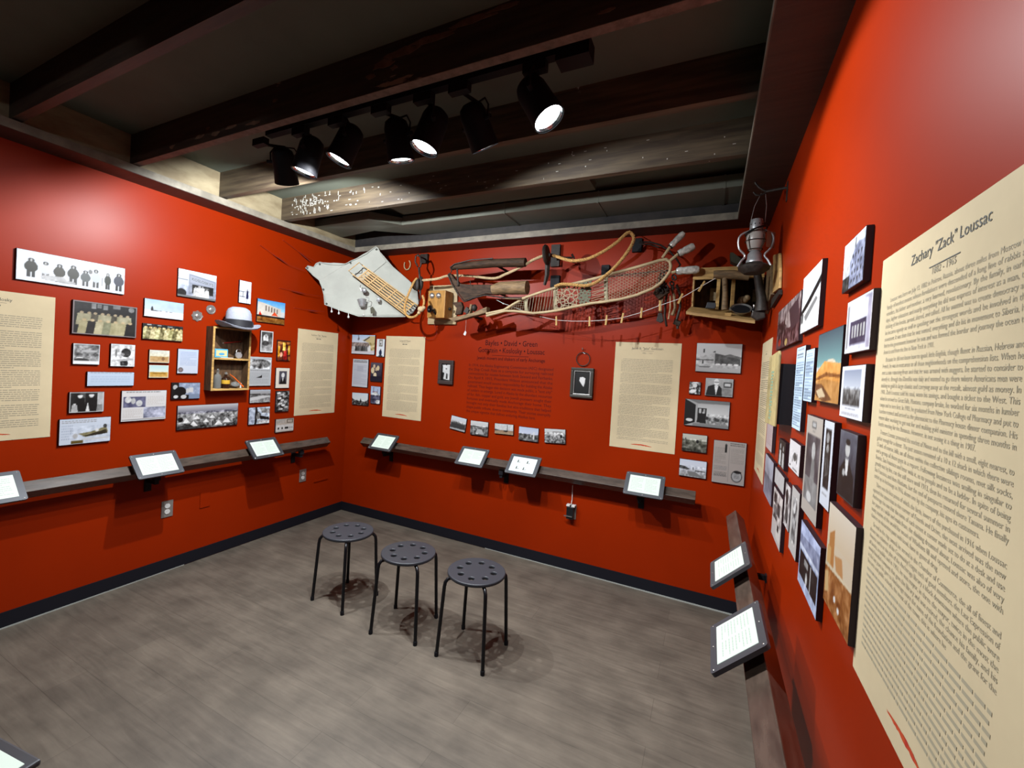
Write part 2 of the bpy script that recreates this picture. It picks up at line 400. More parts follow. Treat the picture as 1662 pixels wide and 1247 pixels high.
# ductwork between the last joist and the back wall
r = thing('air_duct', 'flat sheet metal duct running above the back wall trim', 'duct', (1.8, -0.28, 2.72))
build('main_section', MB().bx((0.95, -0.43, 2.725), (W - 0.16, -0.155, 2.80)), M['duct'], r)
g = MB(); g.prism([(0.16, -0.64, 2.715), (0.80, -0.66, 2.715), (0.95, -0.43, 2.725), (0.95, -0.165, 2.725), (0.62, -0.40, 2.715), (0.16, -0.33, 2.715)], (0, 0, 0.06))
build('branch_section', g, M['duct'], r)
for x in (1.9, 2.6, 3.36):
    build('seam_flange', MB().bx((x, -0.434, 2.721), (x + 0.012, -0.152, 2.803)), M['duct'], r)
r = thing('air_register', 'low grey duct box with two dark slots under the ceiling', 'vent', (1.4, -0.62, 2.8))
build('box', MB().bx((1.0, -0.66, 2.79), (2.6, -0.48, CEIL)), M['ceil'], r)
for x in (1.10, 1.30): build('slot', MB().bx((x, -0.664, 2.80), (x + 0.17, -0.655, 2.825)), M['black'], r)

# ================================================================= track lamps
tr = thing('lighting_track', 'long black lighting track hung behind the flaking joist', 'lighting track', (2.1, -1.85, 2.7))
build('rail', MB().bx((1.22, -1.868, 2.70), (2.86, -1.832, 2.722)), M['black'], tr)
build('feed_box', MB().bx((2.80, -1.885, 2.665), (2.92, -1.815, 2.725)), M['black'], tr)
for x in (1.35, 2.1, 2.8): build('hanger', MB().bx((x - .008, -1.856, 2.722), (x + .008, -1.844, CEIL)), M['black'], tr)

lamp_labels = ['leftmost black track lamp, its open end turned away to the back wall',
               'second black track lamp from the left, half hidden behind the first',
               'third black track lamp from the left, glowing oval tilted to the left wall',
               'fourth black track lamp from the left, pointing almost straight down',
               'fifth black track lamp from the left, wide bright oval facing left',
               'sixth black track lamp from the left, seen edge on as a thin bright line',
               'rightmost black track lamp with a clear view of its bulb and glass']
def lamp(loc, aim, beam, energy, size, label, drop=True):
    A = Vector(loc); d = Vector(aim).normalized()
    # keep the visible head steep, as such lamps are
    pivot = A - d * 0.105
    root = thing('track_lamp', label, 'spotlight', A, 'track lamps on the ceiling rail')
    hd = build('lamp_head', MB().lathe([(0.001, -0.185), (0.03, -0.183), (0.050, -0.168), (0.058, -0.14), (0.060, -0.05), (0.064, 0.0), (0.060, 0.0), (0.057, -0.03), (0.001, -0.03)], A, d, 28, cap=False), M['black'], root, smooth=True)
    build('reflector', MB().lathe([(0.0565, -0.004), (0.05, -0.018), (0.036, -0.028), (0.0005, -0.0285)], A, d, 24, cap=False), M['reflector'], root, smooth=True)
    build('bulb_lens', MB().lathe([(0.0005, -0.006), (0.028, -0.0085), (0.049, -0.013), (0.0495, -0.018)], A, d, 24, cap=False), M['lens'], root, smooth=True)
    side = d.cross(Vector((0, 0, 1)));
    if side.length < 0.2: side = Vector((1, 0, 0))
    side.normalize()
    ty = -1.85 if drop else -3.75
    top = Vector((pivot.x * .6 + A.x * .4 * 1.0 - d.x * .04, ty, 2.675))
    y = MB().tube([pivot + side * 0.072, pivot + side * 0.075 + Vector((0, 0, 0.05)), pivot + side * 0.05 + Vector((0, 0, 0.088)), pivot - side * 0.05 + Vector((0, 0, 0.088)), pivot - side * 0.075 + Vector((0, 0, 0.05)), pivot - side * 0.072], 0.004, 6)
    build('yoke', y, M['black'], root)
    for sg in (1, -1): build('knob', MB().tube([pivot + side * sg * .056, pivot + side * sg * .09], 0.009, 10), M['black'], root)
    b = MB(); b.tube([pivot + Vector((0, 0, 0.088)), top], 0.008, 8); b.bx((top.x - 0.045, ty - .016, 2.665), (top.x + 0.045, ty + .016, 2.700))
    build('track_adapter', b, M['black'], root)
    s = spot('lamp_light', A + d * 0.012, A + d, energy, size)
    s.parent = root; s.location = d * 0.012
    if beam:
        s = spot('lamp_beam', A + d * 0.012, A + d, beam, 92, blend=0.85)
        s.parent = root; s.location = d * 0.012
    return root
for i, (loc, aim, bm_, en, sz) in enumerate(LAMPS):
    lamp(loc, aim, bm_, en, sz, lamp_labels[i])
tr2 = thing('lighting_track', 'second black lighting track behind the camera, out of the photo', 'lighting track', (1.9, -3.75, 2.7))
build('rail', MB().bx((1.1, -3.768, 2.70), (2.6, -3.732, 2.722)), M['black'], tr2)
build('hanger', MB().bx((1.84, -3.756, 2.722), (1.86, -3.744, CEIL)), M['black'], tr2)
for i, (loc, aim, bm_, en, sz) in enumerate(BACK_LAMPS):
    lamp(loc, aim, bm_, en, sz, ['right', 'left'][i] + ' lamp of the track behind the camera, out of the photo', drop=False)

# ================================================================= stools
def make_seat(parent):
    cu = bpy.data.curves.new('seat', 'CURVE'); cu.dimensions = '2D'; cu.fill_mode = 'BOTH'
    cu.extrude = 0.004; cu.bevel_depth = 0.005; cu.bevel_resolution = 2; cu.offset = -0.005
    def circ(cx, cy, r, n):
        sp = cu.splines.new('POLY'); sp.points.add(n - 1); sp.use_cyclic_u = True
        for k in range(n):
            a = 2 * math.pi * k / n; sp.points[k].co = (cx + r * math.cos(a), cy + r * math.sin(a), 0, 1)
    circ(0, 0, 0.160, 64)
    for k in range(8):
        a = math.radians(45 * k + 12); circ(0.097 * math.cos(a), 0.097 * math.sin(a), 0.0168, 20)
    tmp = bpy.data.objects.new('tmp', cu); C.objects.link(tmp)
    dg = bpy.context.evaluated_depsgraph_get(); dg.update()
    me = bpy.data.meshes.new_from_object(tmp.evaluated_get(dg))
    bpy.data.objects.remove(tmp); bpy.data.curves.remove(cu)
    # dish the seat a little and drop its rim
    for v in me.vertices:
        v.co.z += 0.438
    me.materials.clear(); me.materials.append(M['seat']); me.name = 'seat'
    o = bpy.data.objects.new('seat', me); C.objects.link(o); o.parent = parent
    return o
st = thing('stool', '', 'stool', (0, 0, 0), 'stools standing in a row on the floor')
make_seat(st)
for k in range(4):
    a = math.radians(45 + 90 * k); u = Vector((math.cos(a), math.sin(a), 0))
    p = [u * 0.05 + Vector((0, 0, .420)), u * 0.135 + Vector((0, 0, .421)), u * 0.160 + Vector((0, 0, .416)), u * 0.173 + Vector((0, 0, .400)), u * 0.177 + Vector((0, 0, .375)), u * 0.200 + Vector((0, 0, .004))]
    lg = build('leg', MB().tube(p, 0.0098, 10), M['leg'], st, smooth=True)
    lg['_o'] = (0, 0, 0)
    build('foot_cap', MB().lathe([(0.0115, 0), (0.0115, 0.02), (0.0108, 0.024)], u * 0.2, (0, 0, 1), 12), M['black'], lg)
    build('leg_bolt', MB().lathe([(0.006, -0.002), (0.006, 0.002), (0.002, 0.004)], u * 0.168 + Vector((0, 0, .413)), u + Vector((0, 0, .5)), 8), M['bell'], lg)
build('frame_ring', MB().torus((0, 0, .419), 0.085, 0.006, seg=32), M['leg'], st, smooth=True)
for i, (x, y, a, lab) in enumerate([(2.269, -1.233, 0, 'rightmost of the three grey round stools, nearest the camera'),
                                    (1.813, -1.247, 10, 'middle one of the three grey round stools with holes in the seat'),
                                    (1.292, -1.209, -4, 'leftmost of the three grey round stools, nearest the room corner')]):
    o = st if i == 0 else copy_tree(st)
    o.location = (x, y, 0); o.rotation_euler = (0, 0, math.radians(a)); o['label'] = lab

# ================================================================= tilted timber rails under the tablets
def rail_prism(kind, a, b):
    g_, zt, s = 0.106, 0.815, 0.068
    q = s / math.sqrt(2)
    sec = [(g_, zt), (g_ + q, zt - q), (g_, zt - 2 * q), (g_ - q, zt - q)]
    if kind == 'l': return MB().prism([(d, a, z) for d, z in sec], (0, b - a, 0))
    if kind == 'b': return MB().prism([(a, -d, z) for d, z in sec], (b - a, 0, 0))
    return MB().prism([(W - d, a, z) for d, z in sec], (0, b - a, 0))
def rail(kind, a, b, label, brs):
    mid = (a + b) / 2
    base = {'l': (0.1, mid, .7), 'b': (mid, -0.1, .7), 'r': (W - .1, mid, .7)}[kind]
    r = thing('timber_rail', label, 'rail', base, 'timber rails along the walls')
    build('beam', rail_prism(kind, a, b), M['rail'], r, bevel=0.003)
    for u in brs:
        g = MB()
        if kind == 'l':
            g.bx((0, u - .02, .60), (.008, u + .02, .72)); g.bx((0.008, u - .012, .665), (.115, u + .012, .69)); g.bx((0.09, u - .018, .69), (.122, u + .018, .722))
        elif kind == 'b':
            g.bx((u - .02, -.008, .60), (u + .02, 0, .72)); g.bx((u - .012, -.115, .665), (u + .012, -.008, .69)); g.bx((u - .018, -.122, .69), (u + .018, -.09, .722))
        else:
            g.bx((W - .006, u - .014, .66), (W, u + .014, .695)); g.bx((W - .115, u - .010, .668), (W - .008, u + .012, .69)); g.bx((W - .122, u - .018, .69), (W - .09, u + .018, .722))
        build('bracket', g, M['black'], r)
rail('l', -3.5, -0.33, 'long dark timber rail under the photographs of the left wall', (-0.62, -1.75, -2.9))
rail('b', 0.35, 3.32, 'long dark timber rail along the back wall', (0.62, 1.86, 2.96))
rail('r', -3.45, -0.42, 'dark timber rail along the right wall, close to the camera', (-1.0, -2.95))

# ================================================================= tablets
def text_mesh(body, size, align='CENTER', spacing=1.0, line=1.0, xs=1.0):
    cu = bpy.data.curves.new('t', 'FONT'); cu.body = body; cu.size = size; cu.align_x = align
    cu.space_character = spacing; cu.space_line = line; cu.resolution_u = 2
    tmp = bpy.data.objects.new('t', cu); C.objects.link(tmp)
    dg = bpy.context.evaluated_depsgraph_get(); dg.update()
    me = bpy.data.meshes.new_from_object(tmp.evaluated_get(dg))
    bpy.data.objects.remove(tmp); bpy.data.curves.remove(cu)
    if xs != 1.0:
        for v in me.vertices: v.co.x *= xs
    return me
def text_obj(name, body, size, m, parent, x=0, y=0, z=0, **k):
    me = text_mesh(body, size, **k)
    for v in me.vertices: v.co.x += x; v.co.y += y; v.co.z += z
    me.materials.clear(); me.materials.append(m); me.name = name
    o = bpy.data.objects.new(name, me); C.objects.link(o); o.parent = parent
    return o
def wall_frame(kind, u, z, off=0.0, rot=0):
    if kind == 'l': X, N, p = Vector((0, 1, 0)), Vector((1, 0, 0)), Vector((off, u, z))
    elif kind == 'b': X, N, p = Vector((1, 0, 0)), Vector((0, -1, 0)), Vector((u, -off, z))
    else: X, N, p = Vector((0, -1, 0)), Vector((-1, 0, 0)), Vector((W - off, u, z))
    Y = N.cross(X)
    mm = Matrix((X, Y, N)).transposed().to_4x4(); mm.translation = p
    return mm @ Matrix.Rotation(math.radians(rot), 4, 'Z')
def bars(mb, x0, x1, y, h, seed, fill=1.0, word=(0.012, 0.034), gap=0.006, z=0.0):
    rnd = random.Random(seed); x = x0; xe = x0 + (x1 - x0) * fill
    while x < xe - 0.004:
        w = min(rnd.uniform(*word), xe - x)
        mb.add([(x, y, z), (x + w, y, z), (x + w, y + h, z), (x, y + h, z)], [(0, 1, 2, 3)])
        x += w + gap
def tablet(kind, u, label, seed, style='text', zc=0.815, off=0.172, w=0.262, h=0.182):
    # plate tilted 45 degrees towards the room
    r = bpy.data.objects.new('tablet', None); C.objects.link(r)
    r.empty_display_size = .05
    X = {'l': Vector((0, 1, 0)), 'b': Vector((1, 0, 0)), 'r': Vector((0, -1, 0))}[kind]
    Nn = {'l': Vector((1, 0, 1)), 'b': Vector((0, -1, 1)), 'r': Vector((-1, 0, 1))}[kind].normalized()
    Yv = Nn.cross(X)
    p = {'l': Vector((off, u, zc)), 'b': Vector((u, -off, zc)), 'r': Vector((W - off, u, zc))}[kind]
    mm = Matrix((X, Yv, Nn)).transposed().to_4x4(); mm.translation = p
    r.matrix_world = mm
    tag(r, label, 'tablet', 'tablets mounted on the timber rails')
    c = 0.010; pts = []
    for sx, sy, a0 in ((1, 1, 0), (-1, 1, 90), (-1, -1, 180), (1, -1, 270)):
        for k in range(5):
            a = math.radians(a0 + 22.5 * k); pts.append((sx * (w / 2 - c) + c * math.cos(a), sy * (h / 2 - c) + c * math.sin(a), -0.012))
    build('case', MB().prism(pts, (0, 0, 0.012)), M['plate'], r)
    sw, sh = 0.102, 0.067
    scr = build('screen', MB().bx((-sw, -sh, 0.0002), (sw, sh, 0.0012)), M['screen_blue' if style == 'icons' else 'screen'], r)
    g = MB()
    if style == 'icons':
        for (x, y) in ((-0.05, 0.03), (0.03, 0.03), (-0.045, -0.03), (0.015, -0.032)):
            g.add([(x - .007, y - .014, .0016), (x + .006, y - .014, .0016), (x + .003, y + .012, .0016), (x - .004, y + .012, .0016)], [(0, 1, 2, 3)])
            g.add([(x + .012, y - .014, .0016), (x + .018, y - .014, .0016), (x + .018, y - .006, .0016), (x + .012, y - .004, .0016)], [(0, 1, 2, 3)])
    else:
        for col in (0, 1):
            x0 = -0.088 + col * 0.094
            for k in range(9 if not (style == 'one' and col) else 6):
                bars(g, x0, x0 + 0.08, 0.044 - k * 0.0115, 0.0034, seed * 40 + col * 20 + k, fill=[1, .97, 1, .6][k % 4], word=(.006, .016), gap=.0025, z=.0016)
    build('screen_text', g, M['ink'] if style == 'icons' else M['ink_screen'], scr)
    g = MB()
    for x, y in ((-1, -1), (1, -1), (-1, 1), (1, 1), (0, -1), (0, 1)):
        g.lathe([(0.0028, 0), (0.0028, 0.001), (0.001, 0.0018)], (x * (w / 2 - .012), y * (h / 2 - .011), 0), (0, 0, 1), 8)
    build('screw', g, M['bell'], r)
    build('mount_block', MB().bx((-0.05, -0.035, -0.034), (0.05, 0.035, -0.012)), M['black'], r)
tablet('l', -1.778, 'grey cased tablet showing two text columns, middle of the left wall rail', 1)
tablet('l', -1.022, 'tablet with dark case on the left wall rail, nearest the room corner', 2)
tablet('l', -2.52, 'tablet on the left wall rail cut off by the left edge of the photo', 3)
tablet('b', 0.657, 'tablet on the back wall rail nearest the left corner', 4)
tablet('b', 1.609, 'white screened tablet on the back wall rail, left of the bluish one', 5, 'one')
tablet('b', 2.075, 'brightest tablet with bluish glow and four small dark pictures', 6, 'icons')
tablet('b', 2.992, 'tablet at the right end of the back wall rail', 7)
tablet('r', -1.288, 'farther of the two tablets on the right wall rail', 8)
tablet('r', -1.850, 'nearer of the two tablets on the right wall rail with shiny screws', 9)
# the tablet whose corner shows at the bottom left edge of the photo, on a floor stand
r = thing('tablet_stand', 'tablet on a floor stand, only its white corner showing at bottom left', 'tablet', (2.2, -3.1, 0))
rot = Matrix.Rotation(math.radians(8), 3, 'Z')
build('case', MB().box((2.18, -3.092, 0.794), (0.262, 0.19, 0.012), rot), M['plate'], r, bevel=.004)
build('screen', MB().box((2.18, -3.095, 0.8008), (0.236, 0.160, 0.0016), rot), M['screen'], r)
build('pole', MB().tube([(2.16, -3.12, 0.02), (2.16, -3.12, 0.788)], 0.016, 12), M['black'], r, smooth=True)
build('foot', MB().lathe([(0.13, 0), (0.13, 0.012), (0.02, 0.02)], (2.16, -3.12, 0), (0, 0, 1), 28), M['black'], r)

# ================================================================= printed photographs
class Pic:
    """small raster drawn in code; becomes per-vertex tones of the print"""
    def __init__(s, w, h, base, seed):
        s.nx = max(14, int(w / 0.0033)); s.ny = max(14, int(h / 0.0033))
        s.W = s.nx * 2; s.H = s.ny * 2
        s.a = np.zeros((s.H, s.W, 3)); s.a[:] = base if not isinstance(base, (int, float)) else (base,) * 3
        y, x = np.mgrid[0:s.H, 0:s.W]; s.X = (x + .5) / s.W; s.Y = (y + .5) / s.H
        s.rng = np.random.RandomState(seed)
        s.asp = w / h
    def _c(s, c): return np.array((c, c, c) if isinstance(c, (int, float)) else c, float)
    def fill(s, m, c): s.a[m] = s._c(c)
    def r(s, x0, y0, x1, y1, c): s.fill((s.X >= x0) & (s.X < x1) & (s.Y >= y0) & (s.Y < y1), c); return s
    def e(s, x, y, rx, ry, c): s.fill(((s.X - x) / rx) ** 2 + ((s.Y - y) / ry) ** 2 < 1, c); return s
    def p(s, pts, c):
        m = np.zeros(s.X.shape, bool); n = len(pts)
        for i in range(n):
            x0, y0 = pts[i]; x1, y1 = pts[(i + 1) % n]
            if y0 == y1: continue
            k = ((s.Y >= min(y0, y1)) & (s.Y < max(y0, y1)) & (s.X < (x1 - x0) * (s.Y - y0) / (y1 - y0) + x0))
            m ^= k
        s.fill(m, c); return s
    def g(s, y0, y1, c0, c1, x0=0, x1=1):
        k = (s.Y >= y0) & (s.Y < y1) & (s.X >= x0) & (s.X < x1); t = ((s.Y - y0) / (y1 - y0))[..., None]
        s.a[k] = (s._c(c0) * (1 - t) + s._c(c1) * t)[k]; return s
    def n(s, amp, sc=8, x0=0, y0=0, x1=1, y1=1):
        out = np.zeros(s.X.shape)
        for o, wgt in ((1, .55), (2.3, .3), (5, .15)):
            gy = max(2, int(sc * o)); gx = max(2, int(sc * o * s.asp))
            g = s.rng.rand(gy + 2, gx + 2) - .5
            yy = s.Y * gy; xx = s.X * gx; iy = yy.astype(int); ix = xx.astype(int); fy = yy - iy; fx = xx - ix
            out += wgt * ((g[iy, ix] * (1 - fx) + g[iy, ix + 1] * fx) * (1 - fy) + (g[iy + 1, ix] * (1 - fx) + g[iy + 1, ix + 1] * fx) * fy)
        k = (s.X >= x0) & (s.X < x1) & (s.Y >= y0) & (s.Y < y1)
        s.a[k] += (out * amp * 2)[k][:, None]; return s
    def t(s, x0, y0, x1, y1, rows, c, seed=3):
        rr = random.Random(seed); dy = (y1 - y0) / rows
        for i in range(rows):
            x = x0; xe = x1 if i % 5 != 4 else x0 + (x1 - x0) * .6
            while x < xe:
                w = rr.uniform(.03, .09) * (x1 - x0) + .01; s.r(x, y0 + i * dy, min(x + w, xe), y0 + i * dy + dy * .5, c); x += w + .015
        return s
    def man(s, x, yb, h, body, head=.75, w=1.0, legs=None, hat=None):
        k = h / s.asp * w
        if legs is not None:
            s.r(x - .16 * k, yb - .42 * h, x - .03 * k, yb, legs); s.r(x + .03 * k, yb - .42 * h, x + .16 * k, yb, legs); b = yb - .33 * h
        else: b = yb
        s.p([(x - .17 * k, yb - .80 * h), (x + .17 * k, yb - .80 * h), (x + .25 * k, b), (x - .25 * k, b)], body)
        s.e(x, yb - .78 * h, .19 * k, .08 * h, body)
        s.e(x, yb - .90 * h, .085 * k, .085 * h, head)
        if hat is not None: s.e(x, yb - .955 * h, .11 * k, .05 * h, hat)
        return s
    def border(s, c, b=.03):
        bx = b / s.asp if s.asp > 1 else b; by = b if s.asp > 1 else b * s.asp
        s.fill((s.X < bx) | (s.X > 1 - bx) | (s.Y < by) | (s.Y > 1 - by), c); return s
    def mesh(s, w, h, z, mat_):
        A = np.clip((s.a - .5) * 1.14 + .47, 0, 1).reshape(s.ny, 2, s.nx, 2, 3).mean((1, 3))
        A = np.where(A <= .04045, A / 12.92, ((A + .055) / 1.055) ** 2.4)
        A = A[::-1]
        ny, nx = s.ny, s.nx
        ys = (np.arange(ny) / (ny - 1) - .5) * h; xs = (np.arange(nx) / (nx - 1) - .5) * w
        gx, gy = np.meshgrid(xs, ys)
        v = np.stack([gx, gy, np.full_like(gx, z)], -1).reshape(-1, 3)
        i = np.arange(ny * nx).reshape(ny, nx)
        f = np.stack([i[:-1, :-1], i[:-1, 1:], i[1:, 1:], i[1:, :-1]], -1).reshape(-1, 4)
        me = bpy.data.meshes.new('print')
        me.from_pydata(v.tolist(), [], f.tolist())
        at = me.color_attributes.new('tone', 'FLOAT_COLOR', 'POINT')
        col = np.ones((ny * nx, 4), np.float32); col[:, :3] = A.reshape(-1, 3)
        at.data.foreach_set('color', col.ravel())
        me.materials.append(mat_); me.update()
        return me

WH = (.90, .91, .93)
def P_parkas(p):
    p.g(0, .7, (.82, .85, .9), (.88, .9, .94)).g(.7, 1, (.9, .91, .93), (.84, .86, .9)).n(.05, 5)
    for x, h, c, w, l in ((.12, .62, (.17, .16, .08), 1.25, .2), (.24, .58, (.80, .81, .82), 1.2, .5), (.36, .62, (.24, .22, .16), 1.2, .25), (.485, .66, (.22, .22, .18), 1.15, .25), (.60, .56, (.36, .38, .38), 1.2, .3), (.70, .66, (.72, .74, .76), 1.0, .3), (.82, .60, (.14, .16, .08), .8, .15), (.935, .66, (.25, .26, .31), 1.15, .12)):
        yb_ = .9 if x > .3 else .86; k_ = h / p.asp * w; p.r(x - .13 * k_, yb_ - .4 * h, x - .02 * k_, yb_, l).r(x + .02 * k_, yb_ - .4 * h, x + .13 * k_, yb_, l).e(x, yb_ - .55 * h, .21 * k_, .27 * h, c).e(x, yb_ - .72 * h, .15 * k_, .14 * h, c).e(x, yb_ - .9 * h, .10 * k_, .10 * h, (.13, .12, .1)); p.e(x, yb_ - .89 * h, .009, .05, .68)
    p.e(.30, .80, .1, .08, .78).e(.42, .86, .09, .06, .66).p([(.22, .74), (.4, .70), (.45, .86), (.24, .9)], .72).n(.12, 14, .2, .66, .47, .95).e(.645, .36, .02, .08, .45).r(.76, .5, .77, .8, .5)
def P_group(p):
    p.g(0, 1, .10, .07).r(.27, .04, .34, .2, .55).r(.36, .05, .42, .17, .48).r(.45, .06, .52, .2, .5).r(.6, .02, .72, .14, .45).e(.9, .12, .05, .08, .5)
    for i in range(8): p.man(.13 + i * .1 + .01 * (i % 2), .72, .42, (.62 - .3 * (i % 3 == 2), .60 - .3 * (i % 3 == 2), .5 - .25 * (i % 3 == 2)), (.66, .6, .5), 1.3)
    for i in range(7): p.man(.17 + i * .12, .97, .46, ((.66, .63, .5), (.55, .55, .45), (.7, .67, .55), (.12, .1, .08))[(i * 3 + (i > 4)) % 4], (.72, .65, .52), 1.35)
    p.p([(.8, .95), (.84, .55), (.88, .95)], .05).n(.12, 10).border((.55, .5, .5), .03)
def P_snow(p): p.g(0, .6, (.66, .75, .83), (.75, .8, .85)).g(.6, 1, (.86, .88, .9), (.92, .93, .95)).n(.06, 3).man(.19, .66, .26, .2, .2, 1).e(.26, .63, .1, .025, .35).e(.4, .62, .04, .02, .5).e(.55, .63, .03, .02, .4).e(.66, .63, .04, .02, .38).r(.6, .8, .7, .82, .6)
def P_sepia(p):
    p.g(0, 1, .10, .06)
    for i in range(9): p.man(.07 + i * .11, .97, .8, ((.72, .70, .52), (.50, .47, .33), (.8, .76, .6))[i % 3], (.78, .70, .5), 1.5)
    p.n(.4, 9).r(.1, .04, .2, .1, .7).r(.35, .05, .45, .1, .7).r(.6, .08, .72, .13, .7)
def P_land(p): p.a[:] = .55; p.n(.5, 8).e(.25, .72, .15, .08, .85).e(.6, .35, .3, .06, .7).e(.3, .8, .3, .1, .25).r(0, .83, 1, 1, .9); p.border(.9, .04)
def P_gog(p): p.a[:] = .84; p.e(.62, .38, .2, .2, .18).e(.48, .46, .08, .07, .6).e(.55, .85, .16, .2, .22).r(.2, .25, .24, .6, .45); p.n(.35, 12).p([(.2, .7), (.9, .62), (.95, .7), (.3, .78)], .7); p.border(.88, .04)
def P_tan(p): p.g(0, .5, (.84, .84, .82), (.85, .83, .74)).g(.5, 1, (.72, .60, .42), (.78, .66, .5)).n(.12, 8).e(.68, .68, .08, .14, (.55, .42, .3)); p.border((.88, .84, .76), .06)
def P_tan2(p): p.g(0, .55, (.70, .82, .84), (.85, .88, .84)).g(.55, 1, (.75, .58, .25), (.8, .66, .42)).n(.14, 10, y0=.5).r(.2, .62, .85, .68, (.5, .38, .15)); p.border((.9, .86, .78), .06)
def P_blank(p): p.g(0, 1, (.76, .81, .88), (.73, .79, .86)).t(.06, .06, .95, .12, 1, .55).t(.08, .3, .9, .8, 3, (.70, .76, .83))
def P_sail(p): p.g(0, 1, .16, .1).r(.3, 0, .45, .7, .34).r(.8, .05, 1, 1, .72).man(.3, 1, .85, .08, .82, 1.1, hat=.9).man(.62, 1, .88, .1, .82, 1.1, hat=.92).man(.15, 1, .45, .7, .8, 1.2, hat=.85).man(.87, 1, .45, .55, .8, 1.2).p([(.46, .95), (.52, .5), (.58, .95)], .85).n(.1, 9); p.border(.82, .035)
def P_art(p): p.a[:] = (.83, .82, .82); p.t(.1, .04, .85, .1, 1, .45).r(.04, .2, .52, .55, (.40, .40, .50)).e(.14, .3, .07, .1, .85).e(.25, .34, .05, .1, .7).e(.38, .42, .07, .1, .8).n(.2, 9, .04, .2, .52, .55).t(.56, .2, .95, .5, 6, (.76, .74, .72)).t(.04, .62, .45, .9, 6, (.76, .74, .72)).r(.48, .56, .98, .92, (.62, .63, .70)).n(.35, 9, .48, .56, .98, .92).r(.02, .94, .98, .965, .5)
def P_art2(p): p.a[:] = (.80, .83, .88); p.t(.04, .08, .7, .2, 2, .62).t(.04, .25, .26, .85, 6, (.7, .73, .78)).p([(.35, .6), (.6, .55), (.9, .38), (.95, .6), (.5, .75)], (.55, .52, .4)).p([(.42, .72), (.9, .5), (.94, .66), (.6, .72)], (.22, .2, .15)).e(.72, .5, .04, .06, .85).e(.88, .36, .04, .08, .3).e(.3, .68, .05, .1, .72).n(.12, 9, .2, .3, 1, .95).r(.22, .86, .45, .98, (.42, .36, .2)).r(.45, .8, .95, .86, .8)
def P_store(p):
    p.g(0, 1, (.85, .88, .93), (.6, .62, .68)).p([(.27, .12), (.98, .25), (.98, .88), (.27, .88)], (.55, .57, .62)).p([(.3, .18), (.95, .3), (.95, .5), (.3, .44)], (.62, .64, .69))
    p.r(.36, .5, .92, .82, .16).r(.52, .52, .58, .85, .75).r(.7, .55, .8, .8, .35).r(.0, .35, .25, .38, .45)
    p.man(.45, .92, .36, .72, .6).man(.53, .92, .4, .8, .6).man(.63, .93, .42, .85, .6).man(.75, .95, .36, .9, .6).e(.1, .85, .12, .14, .1).n(.18, 12, .05, .5, 1, 1).r(0, .92, 1, 1, .45)
def P_kids(p): p.a[:] = (.88, .9, .95); p.man(.68, .78, .42, (.1, .12, .3), .55, .55, hat=.4).e(.55, .48, .08, .05, .75).e(.85, .46, .08, .05, .75).r(.02, .48, .45, .51, .2).r(.05, .7, .5, .73, .25).r(.66, .75, .69, 1, .35).r(.3, .5, .34, .75, .4)
def P_colb(p): p.g(0, .45, (.35, .62, .86), (.66, .83, .93)).p([(.02, .12), (.22, .15), (.85, .32), (.85, .68), (.0, .66)], (.82, .79, .75)).n(.08, 6); [p.r(.28 + i * .1, .25 + i * .025, .33 + i * .1, .48 + i * .02, (.5, .45, .42)) for i in range(5)]; p.p([(.05, .72), (.1, .52), (.18, .72)], (.8, .2, .1)).p([(.5, .66), (.62, .48), (.75, .66)], (.85, .35, .2)).r(0, .68, 1, .76, (.16, .12, .1)).g(.76, 1, (.62, .42, .2), (.5, .36, .18)).n(.25, 9, y0=.7)
def P_seal(p): p.g(0, 1, (.76, .80, .88), (.78, .80, .84)).t(.12, .12, .9, .7, 9, (.66, .71, .8)).e(.16, .85, .12, .1, (.42, .38, .38)).e(.16, .85, .07, .06, (.55, .5, .5))
def P_baby(p): p.a[:] = .45; p.g(0, 1, .22, .7).e(.4, .36, .2, .2, .88).e(.42, .22, .1, .08, .6).e(.4, .58, .26, .12, .3).n(.25, 9); p.border(.88, .07)
def P_amber(p): p.a[:] = (.55, .3, .08); p.r(.15, .2, .85, 1, (.35, .14, .05)).r(.05, .3, .2, .8, (.85, .62, .2)).r(.82, .25, .95, .7, (.9, .7, .3)).r(.4, .1, .6, .5, (.95, .8, .4)).p([(.45, .95), (.5, .5), (.7, .5), (.75, .95)], (.65, .08, .06)).e(.3, .7, .1, .12, (.85, .6, .5)).n(.45, 7).g(0, .08, (.2, .1, .03), (.4, .2, .05))
def P_news(p): p.a[:] = (.70, .71, .72); p.e(.52, .24, .42, .16, .45).n(.6, 10, .08, .08, .95, .42).t(.06, .46, .94, .5, 1, .5).t(.08, .54, .9, .94, 9, (.62, .63, .64)).p([(.36, .72), (.55, .66), (.6, .62), (.6, .72)], .12); p.border(.78, .03)
def P_oval(p): p.a[:] = (.86, .83, .78); p.r(.24, .16, .8, .8, (.33, .32, .36)).e(.52, .36, .12, .12, .85).p([(.28, .8), (.42, .52), (.66, .52), (.78, .8)], .12).p([(.46, .5), (.52, .7), (.58, .5)], .8)
def P_office(p): p.g(0, 1, .15, .1).r(.24, .02, 1, .75, (.62, .66, .74)).n(.2, 8, .24, 0, 1, .75).e(.12, .28, .08, .14, .7).e(.3, .55, .2, .3, .07).e(.15, .85, .08, .1, .8).e(.42, .86, .1, .12, .75).e(.55, .5, .06, .16, .75).r(.6, .7, 1, 1, (.5, .55, .63)).r(.6, .3, .75, .6, .78)
